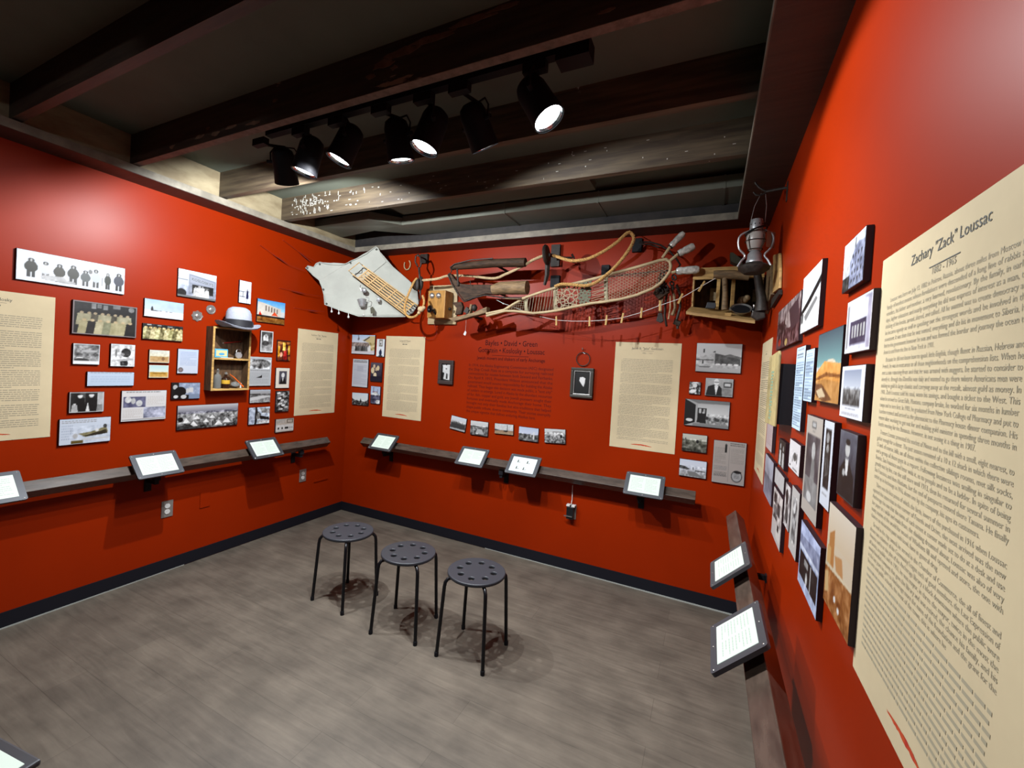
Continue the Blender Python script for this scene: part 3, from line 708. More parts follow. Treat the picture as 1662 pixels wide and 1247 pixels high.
def P_tents(p):
    p.g(0, .36, (.78, .77, .78), (.45, .45, .5)).g(.36, 1, .62, .35).n(.5, 11, y0=.28)
    for x, y, k in ((.14, .62, .12), (.3, .5, .1), (.55, .5, .1), (.66, .78, .14), (.8, .7, .15), (.25, .75, .14), (.45, .66, .1), (.9, .5, .08)):
        p.p([(x - k * .5, y + k), (x, y - k * .6), (x + k * .5, y + k)], .88).p([(x, y - k * .6), (x + k * .5, y + k), (x + k * .8, y + k * .9), (x + k * .2, y - k * .5)], .5)
    p.e(.05, .58, .04, .1, .08).r(.55, .72, .57, .95, .1).p([(.0, .85), (.2, .8), (.3, 1), (0, 1)], .25).n(.2, 14, y0=.4)
def P_rest(p): p.a[:] = (.78, .82, .88); p.p([(0, .15), (.28, .02), (.34, .5), (.2, 1), (0, 1)], (.66, .69, .75)).p([(.3, 0), (.38, 0), (.44, .45), (.36, 1), (.28, 1)], .2).e(.46, .52, .12, .2, .42).e(.45, .33, .05, .07, .6).p([(.5, .5), (.95, .62), (1, .78), (.55, .72)], .12).r(.42, .78, 1, 1, .85).p([(.5, .05), (1, .12), (1, .4), (.62, .35)], .6).n(.35, 10)
def P_road(p): p.g(0, .35, (.72, .73, .76), .6).g(.35, 1, .42, .62).n(.3, 8, y0=.3).r(0, .32, .5, .38, .2).p([(0, .6), (.6, .45), (1, .5), (1, .56), (.2, .8), (0, .85)], .78)
def P_rest_old(p): p.a[:] = (.76, .80, .86); p.p([(.3, 0), (.42, 0), (.5, 1), (.36, 1)], .15).p([(0, .2), (.3, .05), (.36, .9), (0, 1)], (.6, .63, .69)).e(.62, .6, .2, .14, .15).e(.85, .55, .2, .08, .12).r(.5, .72, 1, .95, .82).e(.5, .45, .07, .1, .6).n(.25, 9)
def P_crowd(p): p.a[:] = .32; p.n(.7, 8); [p.e(.2 + .6 * ((i * 37) % 100) / 100, .1 + i * .085, .14, .05, .8) for i in range(10)]; p.n(.4, 14)
def P_camel(p): p.a[:] = (.74, .70, .66); p.r(.6, .06, .95, .36, (.42, .38, .34)).r(.65, .12, .9, .3, (.72, .68, .64)).r(0, .46, 1, .9, (.82, .81, .8)).t(.05, .1, .5, .35, 3, .62); [p.r(x, .64, x + w, .78, .15) for x, w in ((.12, .08), (.32, .08), (.5, .2), (.78, .03), (.9, .03))]; p.n(.08, 12)
def P_street(p): p.g(0, .42, (.70, .78, .88), (.84, .86, .9)).p([(.45, .3), (.78, .05), (1, .05), (1, .9), (.75, .9), (.75, .4)], (.78, .72, .55)).r(0, .4, .75, .62, (.55, .5, .48)).n(.35, 12, 0, .4, 1, .85).g(.8, 1, (.75, .74, .76), (.82, .81, .83)); [p.man(.2 + .09 * i, .85, .3, .25 + .1 * (i % 3), .4, 1.2) for i in range(6)]; p.man(.78, .85, .36, .85, .6).p([(.5, .3), (.76, .08), (.78, .13), (.55, .34)], .35)
def P_door(p): p.a[:] = (.86, .88, .9); p.r(.3, .04, .75, .42, (.5, .48, .42)).r(.38, .1, .68, .36, .78).e(.5, .28, .06, .05, .2).e(.52, .78, .17, .17, (.13, .2, .32)).e(.54, .6, .07, .04, (.5, .42, .38)).r(.3, .92, .8, .99, .2)
def P_page(p): p.a[:] = (.76, .77, .80); p.t(.08, .04, .92, .14, 2, .38).t(.08, .2, .92, .92, 22, (.66, .67, .71)).r(.3, .24, .7, .44, (.68, .69, .73)); p.border(.84, .02)
def P_fam(p): p.g(0, 1, (.36, .33, .38), (.13, .13, .2)).e(.2, .42, .15, .16, (.8, .74, .62)).e(.32, .2, .1, .1, (.76, .68, .58)).e(.66, .28, .12, .13, (.82, .76, .62)).e(.42, .66, .14, .13, (.82, .76, .64)).e(.5, .35, .08, .1, (.75, .66, .55)).n(.08, 9).g(.72, 1, (.1, .1, .2), (.13, .13, .22))
def P_low(p): p.g(0, .75, (.80, .84, .88), (.86, .88, .88)).p([(0, .45), (.15, .6), (.5, .66), (.85, .68), (1, .5), (1, 1), (0, 1)], .3).n(.6, 12, y0=.6).p([(.48, .75), (.54, .42), (.6, .75)], .18).r(.3, .55, .33, .8, .2)
def P_ship(p): p.g(0, .45, (.66, .72, .83), (.72, .77, .86)).r(0, .5, 1, 1, (.34, .34, .42)).r(.28, .05, .32, .42, .2).r(.2, .3, .7, .34, (.5, .3, .4)).e(.5, .42, .25, .1, .8).e(.8, .88, .25, .12, .84).n(.3, 9, y0=.4).r(.7, .15, .74, .42, .4)
def P_s1(p): p.g(0, .4, (.80, .83, .87), .78).g(.4, 1, .5, .4).n(.45, 11, y0=.32); [p.man(.12 + .11 * i, .85, .42, .28, .4, 1.3) for i in range(8)]; p.g(.88, 1, .7, .6)
def P_s2(p): p.g(0, .35, .82, .76).g(.35, 1, .5, .38).n(.4, 8, y0=.3).p([(.3, .9), (.4, .55), (.65, .55), (.8, .9)], .68).r(.0, .36, .5, .42, .3).e(.4, .88, .05, .04, .9)
def P_s3(p): p.g(0, .62, .80, .76).g(.62, 1, (.6, .5, .42), (.66, .58, .48)).r(.66, .08, .69, .7, .2).e(.6, .68, .12, .07, .15).p([(0, .52), (.2, .6), (.4, .66), (0, .7)], .35).n(.1, 9)
def P_s4(p): p.g(0, .5, (.72, .76, .84), (.78, .8, .87)).g(.5, 1, .48, .4).n(.35, 10, y0=.45).r(.75, .3, .8, .85, .85).r(.6, .4, .64, .7, .75).r(.3, .5, .36, .8, .2)
def P_s5(p): p.g(0, .4, .82, .74).g(.4, 1, .6, .38).n(.6, 11, y0=.25).e(.8, .5, .05, .12, .1).r(.4, .18, .85, .24, .55)
def P_bldg(p): p.g(0, .38, .80, .78).p([(0, .52), (.42, .34), (.42, .72), (0, .62)], .72).p([(.42, .34), (.98, .5), (.98, .78), (.42, .72)], .38).g(.74, 1, .74, .66).r(.16, .2, .19, .33, .2).p([(.36, .32), (.42, .26), (.44, .32)], .3).p([(.6, .42), (.75, .36), (1, .46), (1, .52)], .45); [p.e(.5 + .13 * i, .72, .055, .03, .88) for i in range(4)]; p.r(.14, .58, .17, .72, .15).r(0, .56, .4, .6, .4).n(.16, 14, 0, .4, 1, .85).p([(.05, .8), (.35, .8), (.3, .84), (.1, .84)], .45)
def P_tiny(p): p.a[:] = .45; p.n(1.0, 6); p.e(.5, .3, .2, .16, .85).e(.35, .75, .25, .14, .9).e(.75, .75, .1, .2, .15)
def P_manp(p): p.g(0, 1, .66, .55).r(.66, .2, .95, .5, .3).r(.7, .27, .9, .42, .75).r(.62, .55, .95, .95, .52).p([(.03, 1), (.1, .48), (.3, .36), (.5, .4), (.6, .55), (.62, 1)], .1).p([(.33, .4), (.4, .95), (.48, .4)], .85).e(.4, .22, .09, .19, .84).r(.32, .2, .49, .24, .3).n(.07, 9); p.border(.8, .02)
def P_ribbon(p): p.a[:] = .62; p.p([(0, 0), (.25, .2), (.25, .85), (0, 1)], .07).p([(.06, 0), (.3, .14), (1, .12), (1, 0)], .45).g(.15, .6, .66, .78, .3, 1).r(.3, .3, .5, .62, .1).r(.33, .33, .38, .55, .7).r(.42, .33, .47, .55, .6).man(.36, .85, .42, .1, .7).man(.43, .87, .44, .12, .7).e(.12, .78, .08, .06, .8); [p.e(.52 + .06 * i, .68 + .03 * (i % 3), .04, .06, (.3 + .12 * (i % 3))) for i in range(8)]; p.n(.35, 15, .48, .5, 1, .95).r(.2, .88, 1, 1, .5)
def P_field(p): p.g(0, .35, (.74, .74, .70), (.7, .7, .66)).g(.35, 1, (.42, .42, .38), (.3, .3, .27)).n(.4, 9, y0=.25).e(.62, .4, .06, .1, .15).p([(.1, .3), (.14, .2), (.2, .45)], .3)
def P_town(p): p.g(0, .5, (.80, .82, .87), (.82, .84, .88)).g(.5, 1, (.76, .77, .8), .6).p([(0, .38), (.2, .4), (.4, .55), (.3, .6), (0, .56)], .3).r(.5, .42, .53, .6, .3).r(.6, .58, .95, .64, .25).n(.3, 12, y0=.35).p([(.3, .7), (.6, .68), (.9, .95), (.4, .95)], .5)
def P_paper(p): p.a[:] = (.66, .63, .61); p.t(.52, .04, .96, .12, 2, .25).t(.05, .16, .4, .55, 12, (.56, .54, .52)).t(.55, .16, .95, .52, 14, (.57, .55, .53)).r(.36, .08, .42, .27, .18).e(.39, .08, .02, .02, .3).e(.76, .8, .17, .14, .35).e(.76, .8, .14, .115, .66).t(.68, .74, .85, .86, 4, .4).e(.78, .7, .12, .03, .15).t(.06, .6, .45, .7, 3, .5).t(.06, .74, .45, .85, 4, .35).r(.5, .14, .505, .95, .45); p.border(.72, .015)
def P_tower(p): p.g(0, 1, (.84, .86, .93), (.75, .78, .86)); p.p([(.55, .25), (.7, .15), (1, .22), (1, 1), (.35, 1), (.35, .45)], (.55, .57, .66)); [p.r(.45 + .13 * i, .35 + .16 * j, .5 + .13 * i, .42 + .16 * j, .2) for i in range(4) for j in range(4)]; p.r(0, .72, .35, 1, .2).r(.55, .05, .6, .25, .4).r(.1, .4, .3, .7, .78).n(.3, 12)
def P_train(p): p.g(0, .5, (.84, .88, .92), (.88, .9, .93)).g(.5, 1, .88, .82).p([(.0, .60), (.5, .42), (1, .22), (1, .34), (.4, .58), (0, .68)], .12).r(.02, .66, .14, .82, .35).n(.12, 10).p([(.2, .72), (.8, .5), (.9, .56), (.3, .82)], .5)
def P_loco(p): p.g(0, .35, (.56, .50, .50), (.45, .38, .38)).g(.35, 1, (.32, .22, .23), (.36, .24, .25)).e(.62, .4, .22, .2, (.62, .56, .55)).e(.3, .55, .2, .1, (.26, .18, .18)).n(.35, 9).e(.18, .84, .07, .09, (.62, .2, .1)).e(.5, .9, .06, .08, (.7, .6, .4)).p([(.55, .2), (.9, .1), (1, .6), (.7, .7)], (.3, .22, .24))
def P_front(p): p.a[:] = (.86, .86, .92); p.p([(.2, .32), (.5, .12), (.95, .18), (.95, .36), (.3, .44)], (.92, .92, .96)).r(.2, .42, .82, .85, (.28, .25, .34)); [p.r(.27 + .11 * i, .5, .33 + .11 * i, .72, .72) for i in range(5)]; p.r(.85, .1, 1, .95, (.7, .68, .75)).n(.12, 9).r(.05, .1, .12, .9, .6).p([(.5, 0), (1, .02), (1, .14)], (.6, .6, .68)); p.border(.92, .04)
def P_hall(p): p.g(0, .5, (.30, .36, .40), (.50, .66, .66)).e(.6, .46, .2, .06, (.82, .78, .7)).p([(.0, .58), (.35, .42), (1, .48), (1, .72), (.4, .68), (0, .72)], (.85, .62, .35)).p([(.0, .66), (.45, .58), (1, .62), (1, .66), (.45, .64), (0, .70)], (.55, .36, .18)).p([(0, .72), (.4, .67), (1, .72), (1, 1), (0, 1)], (.74, .55, .33)).p([(.0, .74), (.3, .75), (.75, .95), (.4, 1), (0, .9)], (.45, .30, .18)).n(.16, 10, y0=.45).p([(.05, .85), (.3, .8), (.5, .92), (.2, .95)], (.8, .72, .6))
def P_sheet(p): p.a[:] = (.80, .88, .96); p.t(.15, .03, .85, .06, 1, .55).t(.1, .09, .8, .15, 2, .35).t(.08, .19, .92, .97, 26, (.42, .48, .55))
def P_pano(p): p.a[:] = (.90, .91, .95); p.r(.1, .08, .85, .76, .5).g(.08, .45, (.58, .62, .70), (.80, .82, .86), .1, .85).g(.45, .76, .5, .25, .1, .85).n(.4, 14, .1, .4, .85, .76).t(.25, .82, .7, .85, 1, .3).t(.1, .89, .85, .94, 2, .55)
def P_dark(p): p.g(0, 1, (.25, .15, .2), (.30, .12, .13)).e(.4, .5, .3, .15, (.5, .42, .5)).n(.25, 6)
def P_lightsheet(p): p.g(0, 1, (.72, .66, .66), (.74, .68, .68)).t(.1, .08, .9, .9, 18, (.66, .6, .61))
def P_feat(p): p.a[:] = (.72, .69, .66); p.r(.36, .05, .64, .12, .45).r(.4, .065, .6, .105, .72).t(.42, .145, .6, .16, 1, .4).r(.1, .19, .92, .86, (.38, .36, .38)).e(.56, .34, .11, .09, .74).p([(.4, .7), (.5, .42), (.66, .42), (.72, .7)], .58).r(.12, .62, .9, .86, .55).n(.16, 9, .1, .19, .92, .86).e(.45, .8, .15, .05, .8)
def P_vert(p): p.a[:] = (.84, .86, .9); p.r(.2, .1, .8, .78, .16).e(.45, .2, .16, .06, .6).p([(.3, .34), (.6, .3), (.7, .6), (.35, .66)], .38).e(.5, .32, .12, .05, .7).n(.3, 10, .2, .1, .8, .78).t(.2, .84, .7, .88, 1, .6)
def P_port(p): p.g(0, 1, (.40, .41, .46), (.2, .2, .23)).p([(.0, 1), (.1, .6), (.38, .42), (.62, .42), (.9, .62), (1, 1)], .11).e(.5, .26, .13, .12, .76).e(.5, .16, .13, .05, .12).p([(.4, .4), (.6, .4), (.56, .64), (.46, .64)], .86).e(.35, .62, .08, .05, .7).n(.1, 10); p.border(.5, .012)
def P_blue(p): p.a[:] = (.62, .67, .78); p.g(0, .25, (.72, .76, .88), (.7, .74, .86)).p([(.0, .22), (1, .12), (1, .34), (0, .38)], (.55, .58, .68)).r(.0, .36, 1, .42, (.8, .83, .9)).r(.05, .45, .95, .85, .13).r(.3, .5, .5, .6, .6).e(.45, .75, .05, .1, .75).r(.0, .84, 1, 1, (.72, .76, .86)).n(.2, 9).r(.62, .46, .66, .86, .7)
def P_room(p): p.a[:] = (.83, .77, .68); p.g(0, .35, (.85, .81, .75), (.83, .76, .66)).p([(.1, .3), (.3, .22), (.34, .62), (.1, .62)], (.72, .52, .32)).p([(.35, .45), (.62, .4), (.7, .56), (.45, .6)], (.76, .58, .4)).r(.05, .42, .2, .64, (.8, .66, .46)).p([(0, .62), (1, .55), (1, 1), (0, 1)], (.62, .42, .24)).p([(.0, .6), (1, .54), (1, .57), (0, .64)], (.85, .8, .7)).n(.3, 12, 0, .6, 1, 1).p([(.02, .7), (.15, .66), (.2, .85), (.05, .9)], (.8, .68, .5)).e(.45, .83, .04, .03, .9).e(.6, .88, .04, .03, .9)
def P_sketch(p): p.a[:] = (.86, .85, .86); p.e(.55, .5, .14, .14, .35).r(.7, .36, .76, .66, .3).r(.35, .5, .4, .7, .45).n(.22, 14, .15, .3, .85, .75).r(.1, .84, .2, .9, .15).r(.4, .88, .8, .92, .3)
def P_two(p): p.g(0, 1, .16, .1).e(.3, .25, .08, .1, .6).e(.72, .28, .08, .1, .6).p([(.12, .95), (.2, .4), (.42, .4), (.45, .95)], .72).p([(.6, .95), (.62, .42), (.85, .42), (.9, .95)], .66).n(.15, 8)
def P_grey(p): p.g(0, .45, (.66, .67, .72), (.58, .58, .62)).g(.45, 1, (.42, .42, .46), (.60, .60, .66)).n(.15, 6)
def P_small(p): p.a[:] = (.72, .71, .71); p.n(.06, 5); p.border(.66, .03)
def P_pages(p): p.a[:] = (.74, .71, .70); p.r(.1, .08, .4, .3, .25).r(.5, .2, .8, .45, .25).e(.3, .42, .2, .1, .4).r(.15, .5, .5, .6, .3).r(.5, .65, .9, .9, (.8, .78, .76)).r(.6, .62, .75, .74, .15).n(.35, 9, 0, 0, 1, .62)
def P_dk(p): p.a[:] = (.66, .64, .64); p.n(.5, 8); p.e(.4, .3, .25, .18, .2).e(.5, .7, .25, .2, .3)
def P_etch(p): p.a[:] = (.74, .73, .72); p.r(.25, .15, .75, .8, .55).n(.5, 12, .25, .12, .8, .85).e(.5, .3, .1, .08, .85)
def P_fr1(p): p.a[:] = .02; p.p([(.08, .04), (.2, .1), (.3, .03), (.5, .1), (.62, .03), (.95, .05), (.95, .5), (.97, .95), (.25, .92), (.1, .5)], .82).e(.5, .3, .1, .04, .4).p([(.5, .9), (.52, .55), (.66, .6), (.7, .88)], .2).p([(.1, .5), (.3, .55), (.2, .9), (.05, .9)], .05).n(.12, 6)
def P_fr2(p): p.a[:] = .045; p.p([(.34, .42), (.36, .28), (.55, .26), (.68, .32), (.66, .5), (.6, .66), (.5, .58)], .88).n(.05, 6)

PH = {'L1':('l',-2.166,1.974,0.475,0.165,0.0),
'L2':('l',-2.013,1.723,0.314,0.197,0.0),
'L3':('l',-1.701,1.832,0.235,0.118,0.0),
'L4':('l',-1.702,1.675,0.239,0.104,0.0),
'L5':('l',-2.099,1.507,0.124,0.123,0.0),
'L6':('l',-1.921,1.509,0.127,0.142,0.0),
'L7':('l',-1.719,1.512,0.121,0.087,0.0),
'L8':('l',-1.719,1.411,0.117,0.087,0.0),
'L9':('l',-1.975,1.359,0.235,0.087,0.0),
'L10':('l',-2.088,1.219,0.162,0.123,0.0),
'L11':('l',-1.793,1.184,0.253,0.199,0.0),
'L12':('l',-2.088,1.047,0.239,0.153,0.0),
'L13':('l',-1.499,2.035,0.259,0.192,0.0),
'L14':('l',-1.146,2.051,0.098,0.176,0.0),
'L15':('l',-0.912,1.927,0.256,0.189,0.0),
'L16':('l',-1.540,1.486,0.136,0.174,0.0),
'L17':('l',-0.940,1.675,0.114,0.178,0.0),
'L18':('l',-0.775,1.611,0.128,0.177,0.0),
'L19':('l',-0.991,1.425,0.209,0.240,0.0),
'L20':('l',-0.775,1.371,0.134,0.176,0.0),
'L21':('l',-1.544,1.276,0.186,0.117,0.0),
'L22':('l',-1.377,1.084,0.435,0.172,0.0),
'L23':('l',-0.975,1.219,0.183,0.109,0.0),
'L24':('l',-0.975,1.057,0.187,0.141,0.0),
'L25':('l',-0.764,1.167,0.129,0.182,0.0),
'L26':('l',-0.730,0.954,0.181,0.116,0.0),
'B1':('b',0.193,1.726,0.306,0.195,0.0),
'B2':('b',0.421,1.700,0.102,0.176,0.0),
'B3':('b',0.172,1.435,0.208,0.282,0.0),
'B4':('b',0.381,1.457,0.146,0.188,0.0),
'B5':('b',0.189,1.173,0.213,0.124,1.5),
'B6':('b',0.387,1.229,0.122,0.173,0.0),
'FR1':('b',1.202,1.503,0.160,0.220,0.0),
'S1':('b',1.362,1.050,0.161,0.122,-6.8),
'S2':('b',1.577,1.033,0.175,0.124,0.0),
'S3':('b',1.816,1.054,0.176,0.088,1.5),
'S4':('b',2.042,1.038,0.175,0.113,0.0),
'S5':('b',2.270,1.050,0.176,0.115,3.5),
'FR2':('b',2.463,1.492,0.180,0.235,0.0),
'C1':('b',3.401,1.727,0.278,0.199,0.0),
'C2':('b',3.267,1.511,0.072,0.086,0.0),
'C3':('b',3.417,1.526,0.170,0.123,0.0),
'C4':('b',3.351,1.339,0.279,0.186,0.0),
'C5':('b',3.288,1.126,0.158,0.122,0.0),
'C6':('b',3.288,0.947,0.174,0.120,0.0),
'C7':('b',3.507,1.021,0.195,0.289,0.0),
'H1':('r',-2.101,1.857,0.161,0.116,0.0),
'H2':('r',-1.637,1.849,0.282,0.197,0.0),
'H3':('r',-1.179,1.823,0.584,0.183,0.0),
'H4':('r',-2.171,1.708,0.176,0.120,0.0),
'H5':('r',-1.934,1.625,0.258,0.190,0.0),
'H6':('r',-1.542,1.562,0.158,0.286,0.0),
'H7':('r',-1.700,1.604,0.127,0.164,0.0),
'H8':('r',-2.163,1.563,0.168,0.116,0.0),
'H9':('r',-1.231,1.544,0.305,0.312,0.0),
'H10':('r',-0.891,1.599,0.147,0.181,0.0),
'H11':('r',-0.884,1.364,0.224,0.222,0.0),
'I1':('r',-1.830,1.341,0.206,0.289,0.0),
'I2':('r',-1.998,1.378,0.098,0.218,0.0),
'I3':('r',-2.166,1.404,0.128,0.148,0.0),
'I4':('r',-1.877,1.076,0.251,0.185,0.0),
'I5':('r',-2.159,1.183,0.208,0.235,0.0),
'I6':('r',-1.556,1.327,0.204,0.103,0.0),
'I7':('r',-1.280,1.294,0.169,0.109,0.0),
'I8':('r',-0.948,1.128,0.298,0.194,0.0),
'I9':('r',-1.267,1.186,0.248,0.067,0.0),
'I10':('r',-1.271,1.037,0.247,0.200,0.0),
'I11':('r',-1.488,1.137,0.117,0.154,0.0),
'I12':('r',-1.632,1.125,0.135,0.215,0.0)}
INFO = {
'L1': (P_parkas, 'wide snow photograph of eight people in fur parkas, top of the left wall'),
'L2': (P_group, 'dark formal photograph of two rows of people in white, left wall'),
'L3': (P_snow, 'pale blue photograph of a dog sled far off on snow'),
'L4': (P_sepia, 'narrow brown photograph of a row of pale dressed people, under the dog sled photo'),
'L5': (P_land, 'small grey photograph with white bottom margin under the dark group photo'),
'L6': (P_gog, 'small grey photograph of a dark bearded head in snow, beside the margin photo'),
'L7': (P_tan, 'upper of two tiny tan landscape cards on the left wall'),
'L8': (P_tan2, 'lower of two tiny tan landscape cards, with a blue sky'),
'L9': (P_blank, 'long narrow pale blue letter strip on the left wall'),
'L10': (P_sail, 'photograph of two men in white caps before a dark door'),
'L11': (P_art, 'pale article page with two small photographs set corner to corner'),
'L12': (P_art2, 'pale blue article page with a brown picture of a reclining man'),
'L13': (P_store, 'photograph of a grey shop front with people standing outside, left wall'),
'L14': (P_kids, 'small upright photograph of a child at a railing, above the grey hat'),
'L15': (P_colb, 'colour photograph of a white building under blue sky, right of the hat'),
'L16': (P_seal, 'pale blue letter with a round seal in its lower corner'),
'L17': (P_baby, 'small white bordered photograph of a child in white, right of the wooden cabinet'),
'L18': (P_amber, 'small amber coloured photograph of a lit interior with a red figure'),
'L19': (P_news, 'grey newspaper page with a round picture, half behind the wooden cabinet'),
'L20': (P_oval, 'small cream card with a dark portrait of a man, left wall'),
'L21': (P_office, 'dark photograph of a seated group in a bright room, left of the cabinet foot'),
'L22': (P_tents, 'wide photograph of a crowded tent camp, below the wooden cabinet'),
'L23': (P_road, 'small grey landscape photograph with a pale road, below the newspaper page'),
'L24': (P_rest, 'photograph of a man resting against a pale tent, right of the tent camp'),
'L25': (P_crowd, 'small upright photograph of a packed crowd seen from above'),
'L26': (P_camel, 'small cream page with a line of tiny dark animals, above the rail end'),
'B1': (P_street, 'colour tinted street photograph with people by a tan house, back wall corner'),
'B2': (P_door, 'narrow upright card of a figure in a blue dress, beside the street photo'),
'B3': (P_page, 'grey newspaper page in the left corner of the back wall'),
'B4': (P_fam, 'small dark family portrait with pale faces, beside the grey newspaper page'),
'B5': (P_low, 'small photograph of a dark crowd under a pale sky, lowest in the corner group'),
'B6': (P_ship, 'narrow bluish photograph of a boat over dark ground, corner group of the back wall'),
'S1': (P_s1, 'tilted photograph of a standing crowd, first of the five under the wall text'),
'S2': (P_s2, 'photograph of a pale track through rubble, second of five under the wall text'),
'S3': (P_s3, 'photograph of a tall mast over a flat beach, third of five under the wall text'),
'S4': (P_s4, 'photograph with white posts in a grey field, fourth of five under the wall text'),
'S5': (P_s5, 'slightly turned photograph of snowy rubble, last of five under the wall text'),
'C1': (P_bldg, 'photograph of a long two storey building with parked cars, right part of back wall'),
'C2': (P_tiny, 'tiny square black and white photograph under the building photo'),
'C3': (P_manp, 'photograph of a bald man in dark suit and glasses, back wall'),
'C4': (P_ribbon, 'photograph of a crowd gathered at a doorway, right part of back wall'),
'C5': (P_field, 'small grey green photograph of rough ground with brush'),
'C6': (P_town, 'small photograph of a snowy town with a tower, above the tablet end'),
'C7': (P_paper, 'grey brown newspaper page with a standing figure and an oval wreath'),
'H1': (P_tower, 'topmost photograph of the right wall, a tall building with many windows'),
'H2': (P_train, 'photograph of a dark train line crossing white snow, right wall'),
'H3': (P_loco, 'reddish brown photograph of a landslide, nearest the lantern on the right wall'),
'H4': (P_front, 'photograph of a shop with a white awning, next to the big poster'),
'H5': (P_hall, 'colour photograph of a flat roofed tan building under a grey sky'),
'H6': (P_sheet, 'taller of two pale blue text sheets on the right wall'),
'H7': (P_sheet, 'shorter of two pale blue text sheets on the right wall'),
'H8': (P_pano, 'white card with a dark town view and a caption, right wall'),
'H10': (P_dark, 'dark purple photograph half hidden behind the wooden plaque'),
'H11': (P_lightsheet, 'pinkish text sheet half hidden under the wooden plaque'),
'I1': (P_feat, 'tall grey magazine page with a portrait of a man, right wall'),
'I2': (P_vert, 'narrow white card with a dark upright picture, next to the magazine page'),
'I3': (P_port, 'dark portrait of a man with white collar, beside the big poster'),
'I4': (P_blue, 'bluish photograph of a shop interior with white beams, low on right wall'),
'I5': (P_room, 'large sepia picture of a furnished room, lowest on the right wall'),
'I6': (P_sketch, 'small white card with a sketch of figures, left of the magazine page'),
'I7': (P_two, 'small dark photograph of two standing people in white'),
'I8': (P_grey, 'grey hillside photograph over the edge of the far poster'),
'I9': (P_small, 'small blank grey card between the hillside photo and the pages'),
'I10': (P_pages, 'cream page with scattered small pictures, low on the right wall'),
'I11': (P_dk, 'narrow mottled picture between the cream page and the etched portrait'),
'I12': (P_etch, 'upright grey etched portrait card left of the bluish photo'),
}
GRP = {'l': 'photographs on the left wall', 'b': 'photographs on the back wall', 'r': 'photographs on the right wall'}
rough_edge = {'B1', 'S1', 'S2', 'S4', 'S5'}
for i, (k, (fn, lab)) in enumerate(INFO.items()):
    kind, u, z, w, h, rot = PH[k]
    th = 0.0135 if kind != 'r' else 0.0125
    o = bpy.data.objects.new('mounted_photograph', None)
    me = bpy.data.meshes.new('mounted_photograph')
    b = MB().box((0, 0, th / 2), (w, h, th))
    me.from_pydata(b.v, [], b.f); me.materials.append(M['panel_edge'])
    bpy.data.objects.remove(o)
    o = bpy.data.objects.new('mounted_photograph', me); C.objects.link(o)
    o.matrix_world = wall_frame(kind, u, z, 0.0006 if k not in ('I8', 'H11', 'H10') else 0.0022, rot)
    tag(o, lab, 'photograph', GRP[kind])
    p = Pic(w, h, .8, 11 + i); fn(p)
    m2 = p.mesh(w - 0.003, h - 0.003, th + 0.0006, M['print'])
    c = bpy.data.objects.new('print', m2); C.objects.link(c); c.parent = o
    if k == 'L13':
        me = text_mesh("KOSLOSKY'S", .027); a_ = math.radians(-7.6)
        for v in me.vertices:
            x_, y_ = v.co.x, v.co.y
            v.co.x = x_ * math.cos(a_) + .033; v.co.y = y_ + x_ * math.sin(a_) + .020; v.co.z = th + .0012
        me.materials.clear(); me.materials.append(M['ink']); me.name = 'shop_front_lettering'
        c = bpy.data.objects.new('shop_front_lettering', me); C.objects.link(c); c.parent = o

# ---------------------------------------------------------------- two framed pictures on the back wall
def framed(k, fn, lab, fw, inset, m):
    kind, u, z, w, h, rot = PH[k]
    r = bpy.data.objects.new('framed_picture', None); C.objects.link(r); r.matrix_world = wall_frame(kind, u, z, 0.001, rot)
    tag(r, lab, 'picture frame')
    g = MB()
    for a, b_, c_, d_ in ((-w / 2, -h / 2, w / 2, -h / 2 + fw), (-w / 2, h / 2 - fw, w / 2, h / 2), (-w / 2, -h / 2 + fw, -w / 2 + fw, h / 2 - fw), (w / 2 - fw, -h / 2 + fw, w / 2, h / 2 - fw)):
        g.bx((a, b_, 0), (c_, d_, .026))
    build('frame', g, m, r, bevel=.005)
    if inset:
        g = MB(); e = fw + .010
        for a, b_, c_, d_ in ((-w / 2 + fw, -h / 2 + fw, w / 2 - fw, -h / 2 + e), (-w / 2 + fw, h / 2 - e, w / 2 - fw, h / 2 - fw), (-w / 2 + fw, -h / 2 + e, -w / 2 + e, h / 2 - e), (w / 2 - e, -h / 2 + e, w / 2 - fw, h / 2 - e)):
            g.bx((a, b_, 0), (c_, d_, .018))
        build('inner_moulding', g, M['steel'], r, bevel=.003)
    p = Pic(w - 2 * fw, h - 2 * fw, .05, 5); fn(p)
    c = bpy.data.objects.new('picture', p.mesh(w - 2 * fw, h - 2 * fw, .010, M['print'])); C.objects.link(c); c.parent = r
    return r
M['frame_dark'] = mat('dark_hammered_frame', (0.045, 0.030, 0.027), rough=0.4, noise=0.4, scale=120, bump=0.6)
M['frame_grey'] = mat('grey_moulded_frame', (0.07, 0.065, 0.055), rough=0.35, metal=0.3)
framed('FR1', P_fr1, 'small dark rough frame with a torn white paper inside, left of the wall text', .034, False, M['frame_dark'])
framed('FR2', P_fr2, 'dark moulded frame with a tiny white cut out head, hung from a ring', .022, True, M['frame_grey'])
r = thing('hanging_ring', 'thin dark metal ring on a nail above the moulded picture frame', 'ring', (2.46,-0.012,1.678))
build('ring', MB().torus((2.46,-0.012,1.678), 0.053, 0.0032, (0, 1, 0), 36), M['iron'], r, smooth=True)
build('nail', MB().tube([(2.447,0,1.751), (2.453,-0.02,1.755)], 0.003, 8).sphere((2.452,-0.02,1.76), .006, 8), M['steel'], r)
build('wire', MB().tube([(2.455,-0.012,1.731), (2.476,-0.014,1.717)], 0.0015, 5), M['steel'], r)

